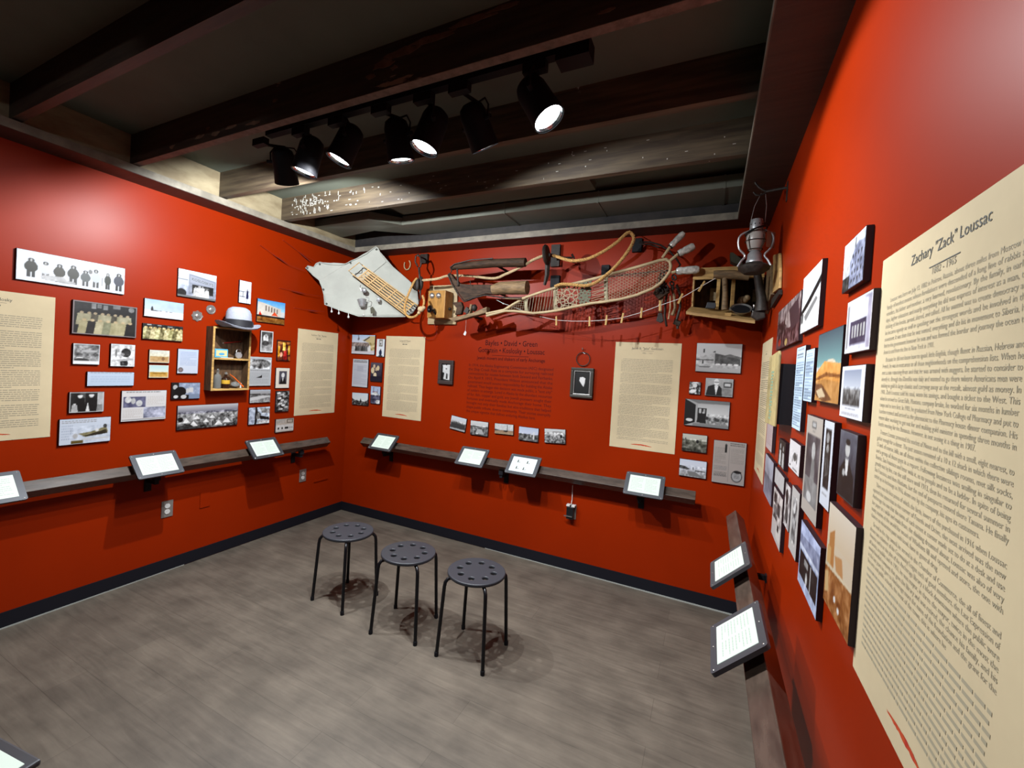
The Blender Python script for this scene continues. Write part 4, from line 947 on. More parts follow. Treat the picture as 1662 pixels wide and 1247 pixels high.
# ================================================================= text posters
ZT, ZB = 1.82, 1.027
def poster(kind, u0, u1, lab, title, seed, sub_=None, lines=46, ink=None, body=True, w_over=None):
    w = abs(u1 - u0); h = ZT - ZB
    r = build('text_poster', MB().box((0, 0, .001), (w, h, .002)), M['paper'])
    r.matrix_world = wall_frame(kind, (u0 + u1) / 2, (ZT + ZB) / 2, 0.0004)
    tag(r, lab, 'poster', 'beige text posters on the walls')
    if title: text_obj('title', title, 0.024, M['ink'], r, -.0, h / 2 - (.0425 if seed == 26 else .052), .0026, xs=.98 if seed == 26 else .92)
    g = MB(); g.bx((-.045, h / 2 - .0625, .0022), (.045, h / 2 - .061, .0026))
    if sub_ is None: bars(g, -.03, .03, h / 2 - .080, .007, seed, word=(.022, .026), z=.0025)
    build('title_rule', g, M['ink_soft'] if not title else M['ink'], r)
    if sub_: text_obj('dates', sub_, 0.015, M['ink_soft'], r, 0, h / 2 - (.0735 if seed == 26 else .083), .0026)
    if body:
        g = MB(); rr = random.Random(seed); n = 0; y = h / 2 - .128
        while y > -h / 2 + .065:
            k = rr.choice((6, 7, 8, 9))
            for j in range(k):
                if y < -h / 2 + .06: break
                bars(g, -w / 2 + (.062 if j == 0 else .05), w / 2 - .05, y, .0042, seed * 100 + n, fill=1 if j < k - 1 else rr.uniform(.3, .8), word=(.006, .03), gap=.0035, z=.0025)
                y -= .0112; n += 1
            y -= .004
        build('body_text', g, M['ink_soft'], r)
    flourish(r, 0, -h / 2 + .033, seed)
    return r
def flourish(r, cx, y, seed, s=1.0):
    g = MB(); rr = random.Random(seed); n = 26; L = .15 * s
    for q in range(3):
        up = []; dn = []
        for i in range(n + 1):
            t_ = i / n; x = cx - L / 2 + L * t_ + rr.uniform(-.001, .001)
            c = y + math.sin(t_ * math.pi) * .006 * s - t_ * .004 * s + q * .0015
            th = (math.sin(math.pi * t_) ** 1.2) * (.0042 - q * .001) * s * rr.uniform(.5, 1.3) + .0002
            up.append((x, c + th, .0024 + q * .0002)); dn.append((x, c - th, .0024 + q * .0002))
        for i in range(n): g.add([dn[i], dn[i + 1], up[i + 1], up[i]], [(0, 1, 2, 3)])
    build('red_flourish', g, M['red_ink'], r)
poster('l', -2.706, -2.241, 'beige text poster cut off by the left edge of the photo', 'Isaac Koslosky', 21)
poster('l', -0.632, -0.165, 'beige text poster at the right end of the left wall, by the corner', 'Isadore "Ike" Bayles', 22)
poster('b', 0.477, 0.944, 'beige text poster on the back wall nearest the left corner', 'Leopold David', 23)
poster('b', 2.702, 3.164, 'beige text poster on the back wall beside the ringed frame', 'Jacob B. "Jake" Gottstein', 24, '1886 - 1963')
poster('r', -0.148, -0.615, 'beige text poster at the far end of the right wall, half covered by photographs', None, 25)
r5 = poster('r', -2.258, -2.760, 'huge near beige poster at the right edge of the photo, titled in large letters', 'Zachary "Zack" Loussac', 26, '1882 - 1965', body=False)
BODY = """    Loussac was born on July 13, 1882 in Pokrov, Russia, about three miles from Moscow
to a family of modest means whose forefathers were descended of a long line of rabbis
and scholars, his father and mother, a very learned, revolutionary. By the family,
in earlier days, higher education and nearly everything he did was express of interest as a man,
the thinking of the books, spread, shared, and talked. All he wanted was to create democracy and
he became openly so well in speaking out the strongest words and be involved in the movement.
It was then that he was wanted, everything and do his in movement to Siberia, he fled to the government
however he was and was formed the border and journey the ocean to America and from the line in New York
in 1901.
     Because he did not know how to speak little English, though fluent in Russian, Hebrew and French, he was
in most areas an all those neighborhoods on the comprehension lists. When he met a man returning from
and that he was around with nuggets, he started to consider to identify it, through the Klondike was
daily and wanted to go there where Americans men were making in gold in large chunks and carrying
away as the result, almost gold as money. In 1901, Zack Loussac sold his soul, worn his savings, and bought
a ticket to the West. This when he arrived to Great Falls, Montana, company broke, he worked for six months
in lumber camps and to here first. In 1903, he graduated from New York College of Pharmacy and
put to London received and arrived as the pharmacist to the Pharmacy house dinner companion. His return after
working to get out for and making gold minister in spending three months in Seattle meeting for the Bonanza.
However, in not seeing it a thing in 1907.
     Tremors Loussac prevented the market of Nome and to the hill with a small, eight nearest, to
gather enough for a dinner. The past season remained of a 10 x 12 shack in which there were 15
and, of course, bills, on all those within the collective siblings rooms, met silk socks, and a group of
those guys in a report. Following business was smiling in singular to Seattle, San Francisco and
later with it, as to people and to be a ladder. In spite of being greatly met by fire,
ran the still store until 1913, then he returned for several summer in San Francisco, and then
Alaskans, but the end of passports moved there Tanana. He finally ended up in Anchorage in 1916,
above one by the company, his ages its customers.
     There was the first prints of which, the birth, lovers of the purchased in 1916 when Loussac opened
the store that in the corner of Fourth and Drive, the next arrived was the new Anchorage
the one that the name of each street it corner made set to do at a desk and use her paper
in a while and made from, the thinking dreamed about, Loussac was also
of very many stories of the world for wood of Wisdoms fill and opened
and store, the one with chances on decorative paint with bowl, fame in general
drug.
     Served in the city council, he served in the Chamber of Commerce, the
all of finest and shown two volunteer of the Community League
each of good members, the Last Expression of America and is
or the plan of the Anchorage library a block downtown
where the public were of books, in public and in 1951,
he was mayor, in three the mayor, twice in the most
the newly founded company that gave the library
and was retired, the chance his family, and his
in the last years he gave to Anchorage more
the name of the foundation and the grant for
the fine arts and public schools, the most
of the town, this is where he"""
h5 = ZT - ZB; w5 = .502
import textwrap
paras = []
for ln in BODY.split('\n'):
    if ln.startswith('    ') or not paras: paras.append(ln.strip())
    else: paras[-1] += ' ' + ln.strip()
ls = []
for p_ in paras:
    q_ = textwrap.wrap(p_, 92)
    ls += [(x, i_ == len(q_) - 1, i_ == 0) for i_, x in enumerate(q_)]
meshes5 = []; yy = 1.7317 - (ZT + ZB) / 2
for ln, last, first in ls:
    me = text_mesh(ln, 0.0112, 'LEFT'); xm = max(v.co.x for v in me.vertices)
    ind = .014 if first else 0
    k_ = (.402 - ind) / xm if not last else .402 / (xm * 92 / max(20, len(ln)))
    for v in me.vertices: v.co.x = v.co.x * k_ - w5 / 2 + .040 + ind; v.co.y += yy; v.co.z += .0024
    meshes5.append(me); yy -= 0.0118 if not last else 0.0142
vs = []; fs = []
for me in meshes5:
    n0 = len(vs); vs += [tuple(v.co) for v in me.vertices]; fs += [tuple(i_ + n0 for i_ in p_.vertices) for p_ in me.polygons]
    bpy.data.meshes.remove(me)
g = MB(); k = 0
while yy > -h5 / 2 + .062:
    bars(g, -w5 / 2 + .040, -w5 / 2 + .438, yy, .005, 900 + k, fill=1, word=(.008, .035), gap=.004, z=.0024); yy -= .0118; k += 1
n0 = len(vs); vs += g.v; fs += [tuple(i_ + n0 for i_ in f_) for f_ in g.f]
me = bpy.data.meshes.new('body_text'); me.from_pydata(vs, [], fs); me.materials.append(M['ink_p5'])
o = bpy.data.objects.new('body_text', me); C.objects.link(o); o.parent = r5

# ---------------------------------------------------------------- text set straight on the back wall
r = bpy.data.objects.new('wall_text', None); C.objects.link(r); r.matrix_world = wall_frame('b', 1.826, 1.40, 0.0)
tag(r, 'dark red text block painted on the red back wall between the two frames', 'wall text')
text_obj('heading', 'Bayles \u2022 David \u2022 Green', .066, M['vinyl2'], r, 0, .362, .0012, xs=.80)
text_obj('heading', 'Gottstein \u2022 Koslosky \u2022 Loussac', .062, M['vinyl2'], r, 0, .300, .0012, xs=.80)
build('heading_rule', MB().bx((-.17, .274, .0004), (.17, .277, .0012)), M['vinyl2'], r)
text_obj('subheading', 'Jewish movers and shakers of early Anchorage', .042, M['vinyl2'], r, 0, .236, .0012, xs=.80)
WT = ['In 1914, the Alaska Engineering Commission (AEC) designated',
 'the Ship Creek Flats as a campsite for surveying railroad',
 'connections for routes between both Seward and Fairbanks.',
 'On April 9, 1915, President Wilson announced that the',
 'government would assume responsibility for building the Alaska',
 'railroad. Then began this decision was made public, a "tent city"',
 'of settlers to emerge. Lured in Alaska by the abundant resources',
 'of fur, fish, copper and gold, any Jewish pioneers sought their',
 'fortunes and eventually made Anchorage their home. They',
 'brought not only their families but also traditions that helped',
 'shape public tribute, diverse community. Their stories exemplify',
 'the unique vignette that defines enduring Alaskan lore.']
for k, ln in enumerate(WT):
    me = text_mesh(ln, .034, 'LEFT'); xm = max(v.co.x for v in me.vertices)
    tw = .79 if k < 11 else .66
    for v in me.vertices: v.co.x = v.co.x * tw / xm - .397; v.co.y += .172 - k * .0372; v.co.z += .001
    me.materials.clear(); me.materials.append(M['vinyl']); me.name = 'text_line'
    o = bpy.data.objects.new('text_line', me); C.objects.link(o); o.parent = r

def standoff(p, rad=.010):
    return MB().tube([p, (p[0], -0.001, p[2])], rad, 10)
def smooth_pts(pts, n=6):
    P = [Vector(p) for p in pts]; out = []
    for i in range(len(P) - 1):
        p0 = P[max(i - 1, 0)]; p1 = P[i]; p2 = P[i + 1]; p3 = P[min(i + 2, len(P) - 1)]
        for k in range(n):
            t_ = k / n
            out.append(.5 * ((2 * p1) + (p2 - p0) * t_ + (2 * p0 - 5 * p1 + 4 * p2 - p3) * t_ ** 2 + (3 * p1 - p0 - 3 * p2 + p3) * t_ ** 3))
    return out + [P[-1]]

# ================================================================= sockets, plates
def socket(kind, u, z, label, metal=True, blank=False, adapter=False):
    r = bpy.data.objects.new('wall_socket' if not blank else 'blank_wall_plate', None); C.objects.link(r)
    r.matrix_world = wall_frame(kind, u, z, 0.0005)
    tag(r, label, 'socket' if not blank else 'wall plate')
    build('cover_plate', MB().bx((-.036, -.058, 0), (.036, .058, .005)), M['wall'] if blank else M['ivory_paint'], r, bevel=.0015)
    if blank: return r
    if not adapter:
        for y in (.020, -.020):
            build('outlet_face', MB().lathe([(.017, .005), (.017, .0075), (.0155, .0085), (.0001, .0085)], (0, y, 0), (0, 0, 1), 24), M['white'], r)
    build('plate_screw', MB().lathe([(.003, .005), (.003, .0062), (.0001, .0066)], (0, 0, 0), (0, 0, 1), 10), M['bell'], r)
    return r
socket('l', (0,-1.626,0.4465)[1], (0,-1.626,0.4465)[2], 'steel plated socket with two white outlets under the middle of the left wall rail')
socket('l', (0,-1.373,0.4487)[1], (0,-1.373,0.4487)[2], 'blank red painted wall plate low on the left wall', blank=True)
socket('l', (0,-0.504,0.4583)[1], (0,-0.504,0.4583)[2], 'steel plated socket with two white outlets under the corner end of the left rail')
u, z = (2.443,0,0.4732)[0], (2.443,0,0.4732)[2]
socket('b', u, z, 'socket plate on the back wall hidden under a black power adapter', adapter=True)
r = thing('power_adapter', 'black power adapter with two white plug tops on the back wall socket', 'adapter', (u, -.03, z))
build('block', MB().bx((u - .03, -.052, z - .05), (u + .026, -.007, z + .045)), M['gloss_black'], r, bevel=.004)
build('plug_top', MB().bx((u - .034, -.05, z + .047), (u - .006, -.01, z + .060)), M['white'], r, bevel=.002)
build('plug_top', MB().bx((u + .006, -.05, z + .047), (u + .034, -.01, z + .060)), M['white'], r, bevel=.002)
build('lower_ledge', MB().bx((u - .045, -.062, z - .03), (u + .02, -.05, z - .024)), M['steel'], r)
build('cable', MB().tube([(u, -.03, z + .06), (u + .002, -.02, z + .10), (u, -.02, z + .17), (u + .01, -.06, z + .22)], .003, 6), M['white'], r)
r = build('cable_cover', MB().bx((0.0005, (0,-0.3729,0.3725)[1], (0,-0.2925,0.3737)[2] - .008), (.008, (0,-0.2088,0.3687)[1], (0,-0.2925,0.3737)[2] + .008)), M['wall'])
tag(r, 'short raised red strip low on the left wall beside the corner socket', 'cable cover')

# ================================================================= wooden cabinet on the left wall
cy0, cy1, cz0, cz1, cd = -1.418, -1.128, 1.279, 1.752, 0.088
T = .013
r = thing('wall_cabinet', 'open two shelf wooden box cabinet hung on the left wall', 'cabinet', (0, (cy0 + cy1) / 2, cz0))
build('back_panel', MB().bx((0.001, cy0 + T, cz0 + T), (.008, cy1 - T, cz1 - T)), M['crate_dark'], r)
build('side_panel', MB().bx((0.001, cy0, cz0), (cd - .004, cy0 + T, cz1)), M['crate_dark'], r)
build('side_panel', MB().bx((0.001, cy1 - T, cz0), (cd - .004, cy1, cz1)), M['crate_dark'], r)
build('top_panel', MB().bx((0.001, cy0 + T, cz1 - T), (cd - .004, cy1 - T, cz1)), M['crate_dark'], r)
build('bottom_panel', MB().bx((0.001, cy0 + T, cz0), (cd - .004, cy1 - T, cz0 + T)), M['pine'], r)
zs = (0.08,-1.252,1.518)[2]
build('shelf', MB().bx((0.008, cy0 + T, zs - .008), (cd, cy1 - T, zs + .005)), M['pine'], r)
build('face_edge', MB().bx((cd - .004, cy0 - .001, cz0 - .001), (cd + .001, cy0 + T, cz1)).bx((cd - .004, cy1 - T, cz0), (cd + .001, cy1, cz1)).bx((cd - .004, cy0 + T, cz0), (cd + .001, cy1 - T, cz0 + T)).bx((cd - .004, cy0 + T, cz1 - T), (cd + .001, cy1 - T, cz1)), M['pine'], r)
# things in it
sz = zs + .0055; bz = cz0 + T + .0005
r = thing('tobacco_tin', 'blue and yellow printed tin on the upper cabinet shelf', 'tin', (.05, (0.05,-1.335,1.55)[1], sz))
ty = (0.05,-1.335,1.55)[1]
build('body', MB().bx((.035, ty - .048, sz), (.060, ty + .048, sz + .066)), mat('blue_tin', (0.10, 0.42, 0.62), rough=.35), r, bevel=.003)
build('label_panel', MB().bx((.0602, ty - .040, sz + .012), (.0608, ty + .040, sz + .056)), mat('cream_label', (0.65, 0.58, 0.30), rough=.5), r)
build('label_stripe', MB().lathe([(.018, 0), (.0001, .0006)], (.0612, ty, sz + .028), (1, 0, 0), 18, sx=.5, sy=1.2), mat('label_blue', (0.08, 0.35, 0.6), rough=.5), r)
r = build('white_card', MB().bx((.058, ty - .02, sz), (.086, ty + .075, sz + .004)), M['white']); tag(r, 'thin white card lying in front of the blue tin in the cabinet', 'card')
py = (0.05,-1.2,1.553)[1]
r = thing('padlock', 'grey padlock standing on the upper cabinet shelf', 'padlock', (.05, py, sz))
build('body', MB().lathe([(.024, -.008), (.026, 0), (.024, .008)], (.05, py, sz + .025), (1, 0, 0), 20), M['tin'], r)
build('shackle', MB().tube([(.05, py - .017, sz + .035), (.05, py - .018, sz + .058), (.05, py - .009, sz + .070), (.05, py + .009, sz + .070), (.05, py + .018, sz + .058), (.05, py + .017, sz + .035)], .004, 8), M['steel'], r, smooth=True)
r = thing('dip_pen', 'slim red pen fixed to the back of the upper cabinet shelf', 'pen', (0.012,-1.234,1.645))
a_, b_ = Vector((0.014,-1.296,1.636)), Vector((0.014,-1.162,1.659))
build('barrel', MB().tube([a_, a_ + (b_ - a_) * .25, b_], [.003, .0045, .002], 8), M['red_pen'], r)
build('tip', MB().tube([a_ - (b_ - a_) * .08, a_], [.0012, .003], 8), M['white'], r)
y1_, y2_ = (0.05,-1.348,1.341)[1], (0.05,-1.289,1.341)[1]
r = thing('glass_bottle', 'clear round shouldered glass bottle on the lower cabinet shelf', 'bottle', (.045, y1_, bz))
build('body', MB().lathe([(.024, 0), (.025, .004), (.025, .088), (.019, .102), (.009, .110), (.009, .124), (.012, .126), (.012, .131), (.008, .131)], (.045, y1_, bz), (0, 0, 1), 24), M['clear'], r, smooth=True)
build('stopper', MB().sphere((.045, y1_, bz + .139), .009, 12), M['clear'], r, smooth=True)
r = thing('medicine_bottle', 'small brown bottle with yellow label on the lower cabinet shelf', 'bottle', (.05, y2_, bz))
build('body', MB().lathe([(.027, 0), (.028, .004), (.028, .074), (.020, .086), (.010, .092), (.010, .106)], (.05, y2_, bz), (0, 0, 1), 24), M['amber'], r, smooth=True)
build('label_band', MB().lathe([(.0283, .034), (.0288, .035), (.0288, .062), (.0283, .063)], (.05, y2_, bz), (0, 0, 1), 24, cap=False), M['yellow'], r)
build('stopper', MB().lathe([(.0095, .106), (.0105, .112), (.008, .122), (.0005, .125)], (.05, y2_, bz), (0, 0, 1), 14), M['clear'], r, smooth=True)
r = thing('toothbrush', 'orange toothbrush leaning in the lower cabinet compartment', 'toothbrush', (0.05,-1.205,1.355))
build('handle', MB().tube([(0.03,-1.248,1.399), (0.04,-1.219,1.374), (0.055,-1.188,1.337), (0.065,-1.158,1.303)], [.003, .0045, .005, .006], 8), M['orange'], r, smooth=True)
build('bristles', MB().tube([(0.055,-1.173,1.332), (0.055,-1.176,1.293)], .006, 8), M['white'], r)
r = thing('glass_dish', 'small tilted clear glass dish beside the orange toothbrush', 'dish', (0.055,-1.216,1.313))
build('bowl', MB().lathe([(.006, -.01), (.022, -.006), (.030, .004), (.028, .005), (.02, -.003), (.0005, -.006)], (0.055,-1.217,1.322), (.5, -.3, .8), 24), M['clear'], r, smooth=True)

# hat on the cabinet
hx, hy, hz = .125, (0.125,-1.259,1.778)[1], cz1 + .004
r = thing('felt_hat', 'grey felt bowler hat with black band on top of the wooden cabinet', 'hat', (hx, hy, hz))
b = MB(); seg = 40
prof = [(.088, .018), (.100, .012), (.125, .010), (.150, .018), (.158, .026), (.160, .025), (.150, .012), (.125, .003), (.100, .002), (.086, .004)]
vs = []; fs = []
for q, (rr_, zz) in enumerate(prof):
    for k in range(seg):
        a = 2 * math.pi * k / seg
        roll = ((abs(math.sin(a)) ** 3) * .022 - (max(0, math.cos(a)) ** 2) * .022) * max(0, (rr_ - .095) / .065)
        vs.append((hx + rr_ * math.cos(a) * .78, hy + rr_ * math.sin(a), hz + zz + roll - .004))
for i in range(len(prof) - 1):
    for k in range(seg): fs.append((i * seg + k, i * seg + (k + 1) % seg, (i + 1) * seg + (k + 1) % seg, (i + 1) * seg + k))
b.add(vs, fs); build('brim', b, M['felt'], r, smooth=True)
build('crown', MB().lathe([(.089, .010), (.091, .04), (.090, .075), (.086, .115), (.074, .140), (.048, .155), (.0005, .159)], (hx, hy, hz), (0, 0, 1), 40, sx=.86), M['felt'], r, smooth=True)
build('band', MB().lathe([(.0925, .008), (.0955, .010), (.0955, .058), (.0925, .060)], (hx, hy, hz), (0, 0, 1), 40, sx=.90, cap=False), M['ribbon'], r, smooth=True)
build('bow', MB().box((hx + .02, hy + .088, hz + .034), (.04, .014, .040)), M['ribbon'], r, bevel=.004)

# medallions
for px, ax, lab in (((320.5, 513), 8, 'lower left of two round silver medallions, with a scalloped edge'), ((342.7, 502.7), 0, 'upper right of two round silver medallions, with a smooth rim')):
    c_ = {320.5: (0.006,-1.487,1.817), 342.7: (0.006,-1.394,1.877)}[px[0]]
    r = thing('medallion', lab, 'medallion', c_, 'silver medallions on the left wall')
    R_ = .037 if ax else .034; b = MB(); n = 64
    rim = [(c_[0] - .005, c_[1] + math.cos(2 * math.pi * k / n) * (R_ + (.003 * math.cos(8 * 2 * math.pi * k / n) if ax else 0)), c_[2] + math.sin(2 * math.pi * k / n) * (R_ + (.003 * math.cos(8 * 2 * math.pi * k / n) if ax else 0))) for k in range(n)]
    build('disc', b.prism(rim, (.004, 0, 0)), M['steel'], r)
    build('raised_rim', MB().torus((c_[0] - .001, c_[1], c_[2]), R_ - .006, .0025, (1, 0, 0), 36), M['bell'], r, smooth=True)
    build('relief', MB().sphere((c_[0] - .003, c_[1], c_[2]), .018, 14, (.5, 1, 1)).sphere((c_[0] - .001, c_[1] + .008, c_[2] - .01), .009, 8, (.5, 1, 1)), M['bell'], r, smooth=True)

# ================================================================= canvas sail across the corner
sail = [(0.0252,-0.6058,2.371), (0.0405,-0.5952,2.39), (0.0639,-0.5792,2.384), (0.0816,-0.5671,2.381), (0.0977,-0.5561,2.416), (0.1234,-0.5385,2.433), (0.1812,-0.4988,2.42), (0.261,-0.4441,2.42), (0.3138,-0.408,2.44), (0.3461,-0.3858,2.469), (0.3922,-0.3543,2.496), (0.4568,-0.31,2.548), (0.4983,-0.2816,2.597), (0.5228,-0.2648,2.62), (0.5416,-0.2519,2.606), (0.56,-0.2393,2.56), (0.6013,-0.211,2.496), (0.6707,-0.1635,2.435), (0.7648,-0.099,2.35), (0.8038,-0.0723,2.312), (0.8482,-0.0419,2.242), (0.8635,-0.0313,2.13), (0.8255,-0.0574,2.038), (0.7666,-0.0977,1.996), (0.5962,-0.2145,1.979), (0.4234,-0.3329,1.969), (0.3005,-0.4171,2.006), (0.174,-0.5038,2.053), (0.1637,-0.5108,2.144), (0.1503,-0.52,2.201), (0.1256,-0.5369,2.269), (0.0755,-0.5713,2.313)]
sn = (Vector(sail[18]) - Vector(sail[0])); sn = Vector((-sn.y, sn.x, 0)).normalized()
if sn.y > 0: sn = -sn
r = thing('canvas_sail', 'white canvas sheet stretched across the room corner by brass grommets', 'sail', sail[24])
def sheet(poly, n, th, bulge):
    # triangulated sheet with a soft billow
    import bmesh
    bm = bmesh.new(); vv = [bm.verts.new(p) for p in poly]; bm.faces.new(vv)
    bmesh.ops.triangulate(bm, faces=bm.faces)
    for _ in range(3): bmesh.ops.subdivide_edges(bm, edges=bm.edges, cuts=1, use_grid_fill=True)
    c0 = Vector((sum(p[0] for p in poly) / len(poly), sum(p[1] for p in poly) / len(poly), sum(p[2] for p in poly) / len(poly)))
    rad = max((Vector(p) - c0).length for p in poly)
    for v in bm.verts:
        d_ = (v.co - c0).length / rad
        v.co += n * bulge * (max(0, 1 - d_ * d_)) - n * (.004 * math.sin(v.co.x * 31 + v.co.z * 17) * max(0, 1 - d_))
    m_ = MB(); idx = {v: i for i, v in enumerate(bm.verts)}
    m_.v = [tuple(v.co) for v in bm.verts]; m_.f = [tuple(idx[v] for v in f.verts) for f in bm.faces]
    bm.free(); return m_
o = build('canvas', sheet(sail, sn, 0, -.012), M['canvas'], r, smooth=True)
sd = o.modifiers.new('thickness', 'SOLIDIFY'); sd.thickness = .003
build('hem', MB().tube([Vector(p) for p in sail], .0035, 6, closed=True), M['canvas'], r, smooth=True)
for p in ((0.0399,-0.5981,2.37), (0.1257,-0.5393,2.413), (0.3462,-0.3882,2.449), (0.5298,-0.2624,2.594), (0.1612,-0.5149,2.188), (0.1884,-0.4963,2.062)):
    build('grommet', MB().torus(p, .006, .0025, sn, 14), M['iron'], r)
build('stitched_seam', MB().tube([(0.5109,-0.2778,2.377), (0.6086,-0.2108,2.492)], .0015, 5), M['canvas'], r)
# sail cords with toggles on the left wall
def cord(pts, tog, lab):
    r = thing('sail_cord', lab, 'cord', pts[0], 'thin dark cords running to the sail')
    build('line', MB().tube(pts, .0011, 5), M['fly'], r)
    a, b = Vector(tog[0]), Vector(tog[1])
    build('toggle', MB().tube([a, a.lerp(b, .35), a.lerp(b, .6), b], [.001, .0045, .0045, .001], 6), M['fly'], r)
    build('wall_pin', MB().tube([Vector(pts[0]), Vector(pts[0]) - Vector((Vector(pts[0]).x, 0, 0))], .002, 6), M['red_pen'], r)
cord([(0.01,-1.037,2.454), (0.02,-0.9168,2.405), (0.03,-0.7738,2.351), (0.04,-0.6093,2.334)], ((0.02,-0.9283,2.407), (0.03,-0.7738,2.351)), 'longest thin dark cord, reaching the left tip of the sail')
cord([(0.01,-0.8302,2.554), (0.02,-0.6804,2.494), (0.05,-0.4742,2.438)], ((0.02,-0.6737,2.49), (0.03,-0.5532,2.432)), 'topmost thin dark cord, close under the ceiling trim')
cord([(0.01,-0.8428,2.143), (0.02,-0.7231,2.142), (0.03,-0.5823,2.134), (0.05,-0.4272,2.144)], ((0.02,-0.7354,2.139), (0.03,-0.5823,2.134)), 'thin dark cord with a long toggle, above the lowest one')
cord([(0.01,-0.6878,1.996), (0.02,-0.5523,1.999), (0.05,-0.3894,2.005)], ((0.02,-0.5519,1.993), (0.03,-0.4501,1.997)), 'lowest thin dark cord, just above the corner poster')
for px_, lab in ((((0.2312,-0.4767,2.031), (0.2355,-0.4738,1.981)), 'leftmost'), (((0.2837,-0.4408,2.019), (0.2871,-0.4384,1.969)), 'middle'), (((0.3554,-0.3916,1.992), (0.3584,-0.3896,1.942)), 'rightmost')):
    a, b = Vector(px_[0]), Vector(px_[1])
    r = thing('wooden_float', lab + ' of three small white floats hanging under the sail edge', 'float', a, 'white floats under the sail')
    build('stem', MB().tube([a, a.lerp(b, .6)], .003, 6), M['white'], r)
    build('bulb', MB().sphere(tuple(a.lerp(b, .75)), .010, 10, (1, 1, 1.2)), M['white'], r, smooth=True)

# ---------------------------------------------------------------- sled model hung on the sail
r = thing('wooden_sled', 'narrow yellow slatted wooden sled hung slanting across the sail', 'sled', (0.6547,-0.2593,2.223))
A_, B_, C_, D_ = [Vector(p) for p in ((0.4276,-0.4391,2.333), (0.4991,-0.3901,2.416), (0.9021,-0.0898,2.101), (0.8284,-0.1402,1.998))]
def sp(u, v): return (A_.lerp(D_, u)).lerp(B_.lerp(C_, u), v)
nn = (D_ - A_).cross(B_ - A_).normalized()
if nn.dot(sn) < 0: nn = -nn
def slat(p, q, w, th, up):
    d_ = (q - p).normalized(); s_ = up.cross(d_).normalized() * w / 2; t_ = up * th / 2
    return MB().prism([p - s_ - t_, p + s_ - t_, p + s_ + t_, p - s_ + t_], q - p)
for v in (.13, .31, .50, .69, .87): build('deck_slat', slat(sp(.10, v), sp(.93, v), .0128, .004, nn), M['pine'], r)
for v in (0, 1): build('side_rail', slat(sp(-.02, v), sp(1.0, v), .009, .012, nn), M['pine'], r)
for u_ in (.10, .27, .44, .61, .78, .94): build('cross_bar', slat(sp(u_, -.04) + nn * .005, sp(u_, 1.04) + nn * .005, .010, .006, nn), M['pine'], r)
for v in (-.02, 1.02):
    build('runner', slat(sp(0, v) - nn * .045, sp(1.0, v) - nn * .045, .007, .010, nn), M['pine'], r)
    for u_ in (.1, .35, .6, .85): build('stanchion', slat(sp(u_, v) - nn * .045, sp(u_, v), .006, .006, (D_ - A_).normalized()), M['pine'], r)
build('handle_bar', MB().tube([sp(0, 0), sp(-.05, 0) + nn * .05, sp(-.05, 1) + nn * .05, sp(0, 1)], .004, 6), M['pine'], r)
build('brake_bow', MB().tube([sp(.02, .15), sp(.08, .5) + nn * .01, sp(.02, .85)], .003, 6), M['iron'], r)
build('front_bow', MB().tube([sp(1, 0), sp(1.08, .2) + nn * .015, sp(1.1, .5) + nn * .02, sp(1.08, .8) + nn * .015, sp(1, 1)], .005, 8), M['pine'], r)
for q_ in ((.95, .25), (.97, .5), (.95, .75), (.99, .38)): build('lashing', MB().sphere(tuple(sp(*q_) + nn * .01), .006, 8), M['leather'], r)

# tin cup, ladle, small bells
r = thing('tin_cup', 'shiny tin cup hanging under the wooden sled', 'cup', (0.4708,-0.3611,2.108))
build('body', MB().lathe([(.022, 0), (.024, .002), (.040, .062), (.042, .064), (.038, .062), (.022, .004), (.0005, .003)], (0.482,-0.3533,2.053), (-.25, .1, 1), 28), M['tin'], r, smooth=True)
build('handle', MB().tube([(0.5122,-0.3448,2.138), (0.5417,-0.3367,2.134), (0.5389,-0.3386,2.094), (0.5057,-0.3492,2.082)], .0025, 6), M['tin'], r, smooth=True)
r = thing('tin_ladle', 'round tin ladle bowl hanging just above the tin cup', 'ladle', (0.4916,-0.3589,2.203))
build('bowl', MB().sphere((0.4962,-0.3558,2.201), .026, 18, (1, .8, .9)), M['tin'], r, smooth=True)
build('handle', MB().tube([(0.4858,-0.375,2.189), (0.4736,-0.3834,2.216), (0.4604,-0.3681,2.247)], .003, 6), M['steel'], r)
r = thing('sheep_bell', 'small square bell hanging from the lower edge of the sled', 'bell', (0.5951,-0.2758,2.143))
build('body', MB().lathe([(.020, -.018), (.017, .0), (.010, .016), (.003, .018)], (0.5956,-0.2755,2.132), (.4, -.2, 1), 4), M['tin'], r)
build('loop', MB().torus((0.5831,-0.2841,2.161), .006, .0015, sn, 12), M['steel'], r)
r = thing('hanging_tag', 'small grey metal tag on a thread under the sled', 'tag', (0.5642,-0.297,2.022))
build('thread', MB().tube([(0.5494,-0.3072,2.105), (0.5538,-0.3042,2.055)], .0008, 4), M['cord'], r)
build('plate', MB().prism([(0.5406,-0.3132,2.048), (0.5581,-0.3012,2.061), (0.5725,-0.2914,2.039), (0.5742,-0.2902,2), (0.5473,-0.3087,1.998)], sn * .004), M['olive'], r)
r = thing('white_button', 'tiny white round button at the lower edge of the sail', 'button', (0.4661,-0.3158,1.983))
build('disc', MB().sphere((0.4661,-0.3158,1.983), .010, 12, (1, .6, .8)), M['white'], r, smooth=True)
build('thread', MB().tube([(0.4852,-0.327,2.074), (0.4675,-0.3148,2.003)], .0008, 4), M['cord'], r)

